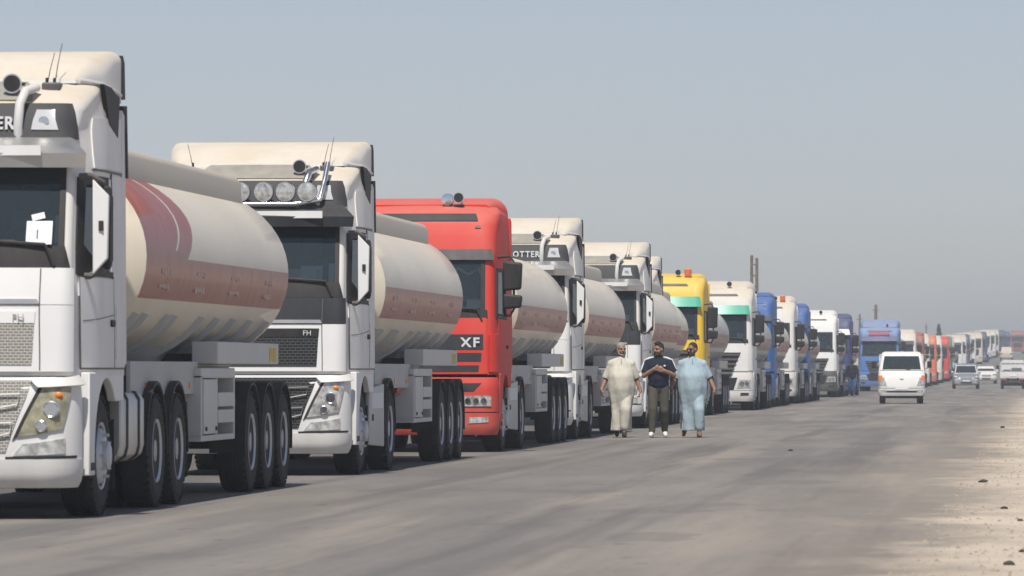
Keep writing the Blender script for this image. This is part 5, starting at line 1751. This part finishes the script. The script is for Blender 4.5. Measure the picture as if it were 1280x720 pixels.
tag(m1, 'grey bearded man in a cream ankle length gown, walking with arms hanging', 'person', 'men walking beside the queue')
# man in a navy polo shirt and olive trousers, hands at his chest
p2 = dict(fat=1.0, sw=1.02, turn=-.75, nod=.08, hairm=HAIR, beard=HAIR, hair='quiff', h=1.0,
          legs=[((.09, 0, .93), (.11, -.02, .50), (.115, .18, .12), (.13, .06, .045)), ((-.09, 0, .93), (-.11, -.15, .53), (-.125, -.14, .10), (-.15, -.29, .05))],
          arms=[((-.205, .0, 1.385), (-.27, -.06, 1.15), (-.085, -.20, 1.27), (.9, -.15, .15), (.1, .9, .2), -1, .9), ((.205, 0, 1.385), (.285, -.05, 1.16), (.10, -.21, 1.24), (-.9, -.15, .25), (-.1, .9, .2), 1, .9)])
m2, H2 = person(((825 - 1256) / F_PX * YM, YM - .2, Z0), R(4), p2)
b = MB().ball((0, -.005, 1.0), (.195, .155, .13)).ball((0, -.02, 1.12), (.20, .165, .22)).ball((0, -.005, 1.30), (.21, .15, .17)).cap((0, 0, 1.435), .07, (.2, 0, 1.385), .075).cap((0, 0, 1.435), .07, (-.2, 0, 1.385), .075).cap((0, 0, 1.44), .075, (0, -.002, 1.50), .07)
for (s, e, w_, *r_) in p2['arms']:
    s, e = Vector(s), Vector(e)
    b.ball(s, .076).tube(s, s + (e - s) * .80, .076, .082, 14)
sh = remesh(b, 'polo_shirt', CL_NAVY, m2, .009, 3, folds=.008)
for sx in (1, -1):
    MB().path([(sx * .09, -.02, 1.49), (sx * .16, -.01, 1.475), (sx * .24, -.01, 1.435), (sx * .285, -.035, 1.34), (sx * .325, -.06, 1.20)], [.016, .022, .025, .024, .02], 8).build('sleeve_stripe', SHOE_W, sh)
MB().ball((.11, -.152, 1.33), (.022, .006, .018), 8, 6).build('chest_badge', SHOE_W, sh)
b = MB().ball((0, 0, .93), (.17, .125, .12))
for (hip, knee, ankle, toe) in p2['legs']:
    hip, knee, ankle = Vector(hip), Vector(knee), Vector(ankle)
    b.cap(hip, .108, knee, .082).cap(knee, .082, ankle + Vector((0, 0, .03)), .062)
remesh(b, 'trousers', CL_OLIVE, m2, .010, 3, folds=.014)
feet_shoes(m2, p2, SHOE_W)
tag(m2, 'man in navy polo shirt and olive trousers, both hands at his chest', 'person', 'men walking beside the queue')
# man in a pale blue gown
p3 = dict(fat=1.4, sw=1.16, turn=-.7, nod=.05, hairm=HAIR, beard=HAIR, sway=.01, swing=.01, sleeve=.98,
          legs=[((.10, 0, .92), (.12, -.17, .52), (.125, -.20, .09), (.14, -.34, .045)), ((-.10, 0, .92), (-.12, .02, .50), (-.14, .26, .16), (-.16, .14, .05))],
          arms=[((-.195, .0, 1.345), (-.305, .03, 1.10), (-.40, -.09, .92), (.05, -.3, -1), (.9, .2, 0), -1, .9), ((.195, 0, 1.345), (.315, .04, 1.11), (.41, -.03, .90), (.05, -.15, -1), (-.9, .1, 0), 1, .8)])
m3, H3 = person(((866 - 1256) / F_PX * YM, YM + .1, Z0), R(4), p3)
thobe(m3, p3, CL_BLUE, hem=.13, belly=.268, hemw=.19)
feet_shoes(m3, p3, SANDAL, nm='sandal')
b = MB()
for sx in (1, -1):
    b.cap(H3(.018 * sx, -.096, .006), .016, H3(.048 * sx, -.088, .004), .016, 8)
b.path([H3(-.08, -.02, .012), H3(-.055, -.088, .012), H3(0, -.105, .012), H3(.055, -.088, .012), H3(.08, -.02, .012)], .004, 5)
b.build('sunglasses', SHOE_B, m3)
tag(m3, 'heavyset bearded man in a pale blue ankle length gown and dark glasses', 'person', 'men walking beside the queue')
# far walker in jeans
p4 = dict(fat=1.0, turn=PI * .9, hairm=HAIR,
          legs=[((.09, 0, .93), (.09, -.10, .52), (.09, -.02, .09), (.09, -.16, .04)), ((-.09, 0, .93), (-.09, .02, .5), (-.09, .20, .14), (-.09, .07, .04))],
          arms=[((-.2, .0, 1.385), (-.26, .06, 1.15), (-.26, -.02, .92), (0, -.2, -1), (.9, .1, 0), -1, .5), ((.2, 0, 1.385), (.26, -.03, 1.15), (.25, -.18, .98), (0, -.5, -1), (-.9, .1, 0), 1, .5)])
YJ = 268
m4, H4 = person(((1066 - 1256) / F_PX * YJ, YJ, Z0 + .0), R(20), p4)
b = MB().ball((0, 0, .98), (.20, .165, .16)).ball((0, -.01, 1.12), (.20, .17, .22)).ball((0, 0, 1.3), (.21, .15, .17)).cap((0, 0, 1.435), .075, (.2, 0, 1.385), .08).cap((0, 0, 1.435), .075, (-.2, 0, 1.385), .08)
for (s, e, w_, *r_) in p4['arms']:
    b.cap(s, .08, e, .07).cap(e, .07, w_, .05)
remesh(b, 'jacket', CL_BLACK, m4, .014, 2)
b = MB().ball((0, 0, .93), (.17, .125, .12))
for (hip, knee, ankle, toe) in p4['legs']:
    b.cap(hip, .105, knee, .08).cap(knee, .08, ankle, .058)
remesh(b, 'jeans', CL_JEANS, m4, .014, 2)
tag(m4, 'person in a black jacket and blue jeans walking beside the far tankers', 'person')

# ------------------------------------------------------------------ light vehicles
BONGO_TAB = [(0.30, 0.05, .80, 0.16, 0.05), (0.38, 0.0, .85, 0.20, 0.07), (0.62, 0.0, .86, 0.22, 0.08), (0.72, 0.02, .87, 0.22, 0.08), (1.02, 0.10, .87, 0.22, 0.09), (1.22, 0.22, .86, 0.20, 0.09),
             (1.30, 0.30, .85, 0.18, 0.09), (1.78, 0.66, .76, 0.16, 0.08), (1.86, 0.76, .74, 0.18, 0.08), (1.92, 0.92, .70, 0.22, 0.09), (1.95, 1.15, .62, 0.26, 0.10)]
def small_wheel(root, x, y, r=.32, wd=.19):
    for sx in (1, -1):
        e = empty('wheel', (sx * x, y, r), 0 if sx > 0 else PI, root)
        MB().lathe([(-wd, r * .6), (-wd, r * .93), (-wd + .03, r), (-.03, r), (0, r * .93), (.004, r * .7), (-.01, r * .6)], 'x', n=28).build('tyre', RUBBER, e, smooth=40)
        MB().lathe([(-.1, r * .62), (0, r * .6), (-.03, r * .5), (-.03, r * .25), (.0, r * .22), (.0, 0)], 'x', n=24).build('rim', RIM, e, smooth=40)
def bongo(name, X, Y, rz, body, label, cat, away=False, cover=None):
    root = empty(name, (X, Y, HZ(Y) + Z0), rz)
    cab = Cab(BONGO_TAB, 1.75)
    P = lambda nm, m, q, **k: cab.patch(nm, m, q, root, **k)
    cab.shell('cab_shell', body, root, .40, 1.95, [(0, 1.15, 1.28, 1.78), (2.1, 2.75, 1.28, 1.72)])
    v = [cab.pt(-1.15 + 2.3 * i / 10, 1.28 + .5 * j / 3) + cab.nrm(-1.15 + 2.3 * i / 10, 1.28 + .5 * j / 3) * .003 for j in range(4) for i in range(11)]
    MB().add(v, [(j * 11 + i, j * 11 + i + 1, (j + 1) * 11 + i + 1, (j + 1) * 11 + i) for j in range(3) for i in range(10)]).build('windscreen', GLASS, root, fix=False)
    P('bumper', body, [(-.86, .31), (.86, .31), (.86, .56), (-.86, .56)], off=.03, thick=.06, nu=20, nz=3)
    P('bumper_slot', BLACKP, [(-.56, .42), (.56, .42), (.56, .49), (-.56, .49)], off=.036, thick=.03, nu=10, nz=1)
    P('number_plate', PAPER, [(-.24, .53), (.24, .53), (.24, .64), (-.24, .64)], off=.045, thick=.03, nu=4, nz=1)
    MB().ball((0, cab.pt(0, .92).y - .01, .92), (.07, .012, .035), 12, 8).build('badge', CHROME, root)
    P('fascia_seam', GREYP, [(-.84, .575), (.84, .575), (.84, .588), (-.84, .588)], off=.008, thick=.02, nu=12, nz=1)
    P('front_seam', GREYP, [(-.80, 1.235), (.80, 1.235), (.78, 1.262), (-.78, 1.262)], off=.006, thick=.02, nu=12, nz=1)
    MB().box((-.74, .45, 1.0), (.74, .9, 1.25)).build('dashboard', INTER, root)
    MB().box((-.76, 1.55, .6), (.76, 1.6, 1.85)).build('rear_cab_wall', INTER, root)
    for x in (-.38, .38):
        MB().box((x - .22, 1.2, .7), (x + .22, 1.5, 1.38)).box((x - .11, 1.36, 1.36), (x + .11, 1.46, 1.58)).build('seat', INTER2, root, bevel=.04)
    M = Matrix.Translation((.38, .86, 1.30)) @ Matrix.Rotation(R(-30), 4, 'X')
    MB().path([M @ Vector((.17 * math.cos(2 * PI * k / 16), .17 * math.sin(2 * PI * k / 16), 0)) for k in range(17)], .016, 6).tube(M @ Vector((0, 0, 0)), M @ Vector((0, .1, -.25)), .03).tube(M @ Vector((-.17, 0, 0)), M @ Vector((.17, 0, 0)), .015).build('steering_wheel', INTER2, root)
    MB().path([cab.pt(.5, 1.26) + Vector((0, -.02, 0)), cab.pt(-.1, 1.33) + Vector((0, -.025, 0)), cab.pt(-.6, 1.36) + Vector((0, -.02, 0))], .01, 5).build('wiper', BLACKP, root)
    for sx in (1, -1):
        SP = lambda nm, m, q, parent=root, **k: cab.patch(nm, m, q, parent, flip=sx < 0, **k)
        hl = SP('head_lamp', LAMP, [(.55, .66), (.85, .70), (.85, .90), (.66, .98)], off=.012, thick=.02, nu=5, nz=4)
        SP('indicator', AMBER, [(.68, .90), (.858, .86), (.85, 1.03), (.74, 1.06)], parent=hl, off=.018, thick=.02, nu=3, nz=2)
        SP('fog_lamp', LAMP, [(.56, .43), (.76, .44), (.76, .52), (.56, .52)], off=.04, thick=.03, nu=4, nz=1)
        v = [cab.pt(sx * u, z) for z in (1.28, 1.72) for u in (2.1, 2.75)]
        MB().add(v, [(0, 1, 3, 2)]).build('window', SIDEGLASS, root, fix=False)
        MB().path([(sx * .82, .55, 1.28), (sx * .98, .50, 1.34), (sx * 1.02, .5, 1.40)], .012, 6).build('mirror_arm', BLACKP, root)
        MB().box((sx * .95, .46, 1.34), (sx * 1.12, .54, 1.60)).build('mirror', BLACKP, root, bevel=.025)
    # load bed
    MB().box((-.85, 1.82, .74), (.85, 4.6, .82)).build('bed_floor', body, root)
    for sx in (1, -1):
        MB().box((sx * .81, 1.82, .80), (sx * .85, 4.6, 1.16)).build('bed_side', body, root, bevel=.008)
        MB().box((sx * .30, .5, .42), (sx * .38, 4.5, .56)).build('frame_rail', DKSTEEL, root)
        MB().box((sx * .45, 4.60, .58), (sx * .78, 4.66, .70)).build('tail_lamp', REDLENS, root)
        MB().box((sx * .28, .6, .5), (sx * .4, 4.4, .75)).build('bed_bearer', DKSTEEL, root)
    MB().box((-.85, 4.57, .80), (.85, 4.61, 1.16)).build('tailgate', body, root, bevel=.008)
    fr = MB().box((-.83, 1.82, .8), (-.78, 1.87, 1.85)).box((.78, 1.82, .8), (.83, 1.87, 1.85)).box((-.83, 1.82, 1.8), (.83, 1.87, 1.86)).box((-.83, 1.82, 1.3), (.83, 1.86, 1.35))
    for k in range(4):
        fr.box((-.52 + .33 * k, 1.825, .8), (-.49 + .33 * k, 1.86, 1.82))
    fr.build('headboard_rack', body, root)
    MB().box((-.7, 4.5, .45), (.7, 4.58, .56)).build('rear_bumper', DKSTEEL, root)
    MB().box((-.24, 4.61, .84), (.24, 4.63, .95)).build('number_plate', PAPER, root)
    MB().box((-.62, .66, .20), (.62, .74, .36)).build('skid_bar', DKSTEEL, root)
    if away:
        for sx in (1, -1):
            for y in (2.7, 3.6, 4.5):
                MB().box((sx * .80, y, 1.1), (sx * .84, y + .05, 1.62)).build('stake', body, root)
            MB().box((sx * .80, 1.85, 1.58), (sx * .84, 4.56, 1.64)).build('side_rail', body, root)
        MB().box((-.83, 4.55, 1.58), (.83, 4.60, 1.64)).build('rear_rail', body, root)
        MB().box((-.6, 2.2, .82), (.1, 3.4, 1.42)).box((.15, 2.6, .82), (.65, 3.6, 1.3)).build('load', INTER2, root, bevel=.05)
    if cover:
        MB().box((-.80, 1.9, 1.0), (.80, 4.5, 1.88), taper=(.92, 1)).build('tarpaulin', cover, root, bevel=.06)
    MB().tube((-.7, .62, .32), (.7, .62, .32), .05).build('axle', DKSTEEL, root)
    MB().tube((-.7, 3.5, .32), (.7, 3.5, .32), .05).build('axle', DKSTEEL, root)
    small_wheel(root, .80, .62)
    small_wheel(root, .80, 3.5)
    return tag(root, label, cat)
YV = 213
bongo('pickup_truck', (1128 - 1256) / F_PX * YV, YV, 0.03, CLEANW, 'white flat nosed pickup truck driving towards the queue with its windscreen in shade', 'pickup truck', cover=None)
YP = 385
bongo('pickup_truck', (1266 - 1256) / F_PX * YP, YP + 4.6, PI, WHITE, 'dusty white pickup truck seen from behind with a stake bed driving away', 'pickup truck', away=True)

def car(name, X, Y, rz, body, prof, label, cat, hw=.86):
    """prof: stations along the car: y, sill z, belt z, roof z, roof half width (0 = bonnet)"""
    root = empty(name, (X, Y, HZ(Y) + Z0), rz)
    v, f = [], []
    for (y, zs, zb, k) in prof:
        ring = [(.70, zs), (.97, zs + .08), (1.0, zs + .32), (.97, zb - .06), (.90, zb), (.45, zb + .03)]
        v += [(-x * hw * k, y, z) for x, z in ring] + [(x * hw * k, y, z) for x, z in reversed(ring)]
    m = 12
    for j in range(len(prof) - 1):
        for k in range(m):
            f.append((j * m + k, j * m + (k + 1) % m, (j + 1) * m + (k + 1) % m, (j + 1) * m + k))
    f += [tuple(range(m - 1, -1, -1)), tuple(range((len(prof) - 1) * m, len(prof) * m))]
    MB().add(v, f).build('body', body, root, smooth=40)
    return tag(root, label, cat)
def mpv(name, X, Y, rz, body, label, cat, hw=.90, H=1.72, L=4.6):
    prof = [(0.0, .34, .66, .82), (.05, .28, .74, .92), (.25, .24, .84, .98), (.95, .24, 1.0, 1.0), (1.2, .24, 1.04, 1.0), (L - .9, .24, 1.05, 1.0), (L - .1, .28, 1.02, .97), (L, .36, .95, .92)]
    root = car(name, X, Y, rz, body, prof, label, cat, hw)
    # cabin with raked windscreen
    zr = H
    st = [(1.05, 1.03, hw * .86), (1.55, zr - .12, hw * .74), (1.95, zr - .02, hw * .70), (2.8, zr, hw * .70), (L - .7, zr - .04, hw * .70), (L - .12, 1.1, hw * .82)]
    v, f = [], []
    for y, z, x in st:
        v += [(-x, y, z), (x, y, z)]
    for i in range(5):
        f.append((2 * i, 2 * i + 1, 2 * i + 3, 2 * i + 2))
    n0 = len(v)
    v += [(-hw * .90, 1.0, 1.02), (hw * .90, 1.0, 1.02), (-hw * .90, L - .1, 1.02), (hw * .90, L - .1, 1.02)]
    f += [(0, 2, 4, 6, 8, 10, n0 + 2, n0), (1, n0 + 1, n0 + 3, 11, 9, 7, 5, 3), (0, n0, n0 + 1, 1), (10, 11, n0 + 3, n0 + 2)]
    MB().add(v, f).build('cabin', body, root, smooth=25)
    e = .012
    MB().add([(-hw * .78, 1.09 - e, 1.09 + e), (hw * .78, 1.09 - e, 1.09 + e), (hw * .68, 1.50 - e, zr - .18 + e), (-hw * .68, 1.50 - e, zr - .18 + e)], [(0, 1, 2, 3)]).build('windscreen', DARKGLASS, root, fix=False)
    for sx in (1, -1):
        a = hw
        MB().add([(sx * (a * .875 + e), 1.35, 1.08), (sx * (a * .875 + e), L - .5, 1.08), (sx * (a * .725 + e), L - .95, zr - .12), (sx * (a * .735 + e), 1.72, zr - .14)], [(0, 1, 2, 3)] if sx > 0 else [(3, 2, 1, 0)]).build('window', DARKGLASS, root, fix=False)
        MB().box((sx * (a * .92), 1.25, 1.02), (sx * (a * .92 + .18), 1.38, 1.18)).build('mirror', body, root, bevel=.03)
        MB().prism([(sx * .50 * a, .70), (sx * .90 * a, .72), (sx * .93 * a, .86), (sx * .62 * a, .84)], -.005, .30, 'y').build('head_lamp', LAMP, root, bevel=.02)
        MB().box((sx * .55 * a, -.02, .38), (sx * .78 * a, .1, .46)).build('fog_lamp', LAMP, root)
        MB().box((sx * .62 * a, L - .04, .75), (sx * .88 * a, L + .015, .98)).build('tail_lamp', REDLENS, root)
    MB().prism([(-.42, .76), (.42, .76), (.26, .58), (0, .52), (-.26, .58)], -.015, .1, 'y').build('grille', CHROME, root)
    MB().box((-.36, -.02, .36), (.36, .06, .48)).build('lower_grille', BLACKP, root)
    MB().box((-.25, -.03, .50), (.25, .0, .58)).build('number_plate', PAPER, root)
    MB().tube((-.7, .85, .32), (.7, .85, .32), .05).build('axle', DKSTEEL, root)
    MB().tube((-.7, L - .95, .32), (.7, L - .95, .32), .05).build('axle', DKSTEEL, root)
    small_wheel(root, hw - .01, .85)
    small_wheel(root, hw - .01, L - .95)
    return root
DARKGLASS = mat('tinted_car_glass', (0.02, 0.026, 0.03), rough=.08, spec=.6)
YC = 385
mpv('car', (1208 - 1256) / F_PX * YC, YC, .02, SILVER, 'silver people carrier driving this way ahead of a white car', 'car')
mpv('car', (1233 - 1256) / F_PX * 470, 470, .03, CLEANW, 'white car following the silver people carrier', 'car', H=1.46, L=4.4)
# distant traffic on the rise
o = mpv('car', (1258 - 1256) / F_PX * 775, 775 + 4.6, PI, CREAM, 'pale car driving away up the hazy rise', 'car', H=1.8, L=4.6)
def far_lorry(X, Y, body, lab, lit=False, rz=0.0):
    o = copy_tree(FARP[body])
    o.location = (X, Y, HZ(Y) + Z0)
    o.rotation_euler = (0, 0, rz)
    if lit:
        for sx in (1, -1):
            MB().lathe([(0, .10), (-.03, .10), (-.05, 0)], 'y', (sx * .92, -.02, .84), 14).build('lit_head_lamp', LIT, o)
    return tag(o, lab, 'tanker truck')
LIT = mat('lit_lamp', (1, 1, 1), emit=(1, .96, .88, 60))
far_lorry((1247 - 1256) / F_PX * 960, 960, 'navy', 'dark truck coming down the rise with its head lamps lit', lit=True)
far_lorry((1254 - 1256) / F_PX * 1030, 1030, 'navy', 'dark blue tanker truck at the hazy crest of the rise')
far_lorry((1272 - 1256) / F_PX * 1000, 1000, 'maroon', 'dark red tanker truck standing alone on the right side of the rise')

# ------------------------------------------------------------------ poles, tree, roadside stones
def pole(X, Y, h, r, label, lattice=False):
    root = empty('utility_pole', (X, Y, HZ(Y)), R(8))
    if lattice:
        for sx in (-.15, .15):
            MB().tube((sx, 0, -.3), (sx * .9, 0, h - (.15 if sx > 0 else 0)), r, r * .85, 10).build('post', WOOD, root)
        for k in range(12):
            z = h * (k + .6) / 12.5
            MB().box((-.16, -.04, z), (.16, .04, z + .07)).build('rung', WOOD, root)
    else:
        MB().tube((0, 0, -.3), (.05, 0, h), r, r * .7, 10).build('post', WOOD, root)
        MB().box((-.25, -.04, h - .5), (.3, .04, h - .42)).build('crossarm', WOOD, root)
    return tag(root, label, 'pole', 'utility poles behind the queue')
def polepx(px, top, Y, lab, **k):
    X = (px - 1256) / F_PX * Y
    z = CAM_H + (463 - top) / F_PX * Y
    return pole(X, Y, z - HZ(Y), k.pop('r', .16), lab, **k)
polepx(944, 319, 300, 'twin post wooden pole with rungs rising behind the white truck with green visor', lattice=True, r=.095)
polepx(1095, 381, 480, 'tall bare wooden pole rising behind the pale blue truck', r=.18)
polepx(1075, 393, 520, 'shorter dark pole beside the tall bare one', r=.13)
polepx(1158, 405, 760, 'thin faint pole far behind the dark red truck', r=.12)

LEAF = mat('dark_conifer_foliage', (0.035, 0.050, 0.030), rough=.8, vary=.4, scale=2)
BARK = mat('bark', (0.10, 0.075, 0.055), rough=.9)
def conifer(X, Y, h, wid, label, seed):
    rnd = random.Random(seed)
    root = empty('conifer_tree', (X, Y, HZ(Y)))
    t = MB().path([(0, 0, -.2), (.05, 0, h * .5), (0, .02, h * .97)], [.16, .10, .03], 8)
    for k in range(14):
        z = h * (.12 + .06 * k)
        a = rnd.uniform(0, 6.28)
        ln = wid * (1 - z / h) * .8
        t.tube((0, 0, z), (ln * math.cos(a), ln * math.sin(a), z + ln * .5), .035, .01, 5)
    t.build('trunk', BARK, root)
    c = MB()
    for k in range(2600):
        z = h * (rnd.random()**1.3 * .92 + .06)
        env = wid * (1 - z / h)**1.25 * (1 + .25 * math.sin(z * 7 + seed)) + .04
        a = rnd.uniform(0, 6.28)
        r_ = env * math.sqrt(rnd.random()) * rnd.uniform(.7, 1.1)
        p = Vector((r_ * math.cos(a), r_ * math.sin(a), z))
        d = Vector((math.cos(a), math.sin(a), rnd.uniform(.4, 1.6))).normalized() * rnd.uniform(.12, .26)
        s_ = d.orthogonal().normalized() * rnd.uniform(.025, .06)
        s_.rotate(Matrix.Rotation(rnd.uniform(0, 6.28), 3, d))
        c.add([p, p + d * .5 + s_, p + d, p + d * .5 - s_], [(0, 1, 2, 3)])
    c.build('crown', LEAF, root, smooth=0, fix=False)
    return tag(root, label, 'tree')
def treepx(px, top, Y, wid, lab, seed):
    X = (px - 1256) / F_PX * Y
    conifer(X, Y, CAM_H + (463 - top) / F_PX * Y - HZ(Y), wid, lab, seed)
treepx(1174, 405, 760, 1.5, 'tall pointed dark conifer rising behind the far tankers', 3)
treepx(1164, 419, 755, 1.7, 'low dark conifer beside the tall pointed one', 5)

STONE = mat('brown_stone', (0.30, 0.25, 0.195), rough=.95, vary=.3, scale=6)
DKSTONE = mat('dark_lump', (0.05, 0.042, 0.036), rough=.95, vary=.3, scale=10)
def lump(seed, r, sq):
    rnd = random.Random(seed)
    b = MB().ball((0, 0, 0), 1.0, 8, 6)
    b.v = [tuple(Vector((p[0] * r, p[1] * r * .8, p[2] * r * sq)) * rnd.uniform(.75, 1.15) + Vector((0, 0, r * sq * .4))) for p in b.v]
    return b
def ground_at(px, py):
    d = CAM_H * F_PX / (py - 463)
    return (px - 1256) / F_PX * d, d
for i, (px, py, r) in enumerate(((1229, 603, .055), (1253, 535, .07), (1262, 706, .045), (1255, 636, .04), (989, 564, .05), (1275, 651, .03), (1277, 690, .03))):
    x, y = ground_at(px, py)
    o = lump(i, r, .45).build('stone', DKSTONE, None, smooth=30)
    o.location = (x, y, .004)
    o.rotation_euler = (0, 0, i * 1.3)
    labs = ['flat dark clod on the sandy verge', 'larger dark clod on the sandy verge close to the asphalt edge', 'broad dark clod in the foreground sand', 'small upright dark clod on the sand',
            'dark scrap lying on the open asphalt', 'tiny dark stone near the verge gravel', 'tiny dark stone beside the broad clod']
    tag(o, labs[i], 'stone', 'stones on the verge' if i != 4 else None)
rnd = random.Random(11)
g = MB()
for k in range(5200):
    y = 31 + 120 * rnd.random()**1.7
    x = min(9, -.7 + .0062 * (y - 35) + rnd.expovariate(.55))
    r = rnd.choice((.006, .008, .010, .012, .015, .024)) * rnd.uniform(.7, 1.3)
    n = 5
    v = [(x + r * math.cos(2 * PI * q / n + k) * rnd.uniform(.7, 1.2), y + r * math.sin(2 * PI * q / n + k) * rnd.uniform(.7, 1.2), .002) for q in range(n)] + [(x + rnd.uniform(-.3, .3) * r, y, .004 + r * rnd.uniform(.5, .9))]
    g.add(v, [(q, (q + 1) % n, n) for q in range(n)])
tag(g.build('gravel', STONE, None, smooth=0, fix=False), 'scattered gravel and grit over the sandy verge', 'gravel', kind='stuff')

# ------------------------------------------------------------------ air
def haze_box(density, colour, aniso):
    x0, x1, y0, y1, z0, z1 = -5500, 5500, -55, 11500, -1.0, 22
    o = MB().box((x0, y0, z0), (x1, y1, z1)).build('haze', None, None, smooth=0)
    m = bpy.data.materials.new('dusty_air')
    m.use_nodes = True
    n = m.node_tree
    n.nodes.clear()
    out = n.nodes.new('ShaderNodeOutputMaterial')
    pv = n.nodes.new('ShaderNodeVolumePrincipled')
    pv.inputs['Color'].default_value = (*colour, 1)
    pv.inputs['Density'].default_value = density
    pv.inputs['Anisotropy'].default_value = aniso
    n.links.new(pv.outputs[0], out.inputs['Volume'])
    o.data.materials.clear()
    o.data.materials.append(m)
    return tag(o, kind='stuff')
haze_box(0.00068, (0.47, 0.53, 0.59), 0.0)

# prototypes are not part of the scene
def drop(o):
    for ch in list(o.children):
        drop(ch)
    bpy.data.objects.remove(o)
drop(PROTO)
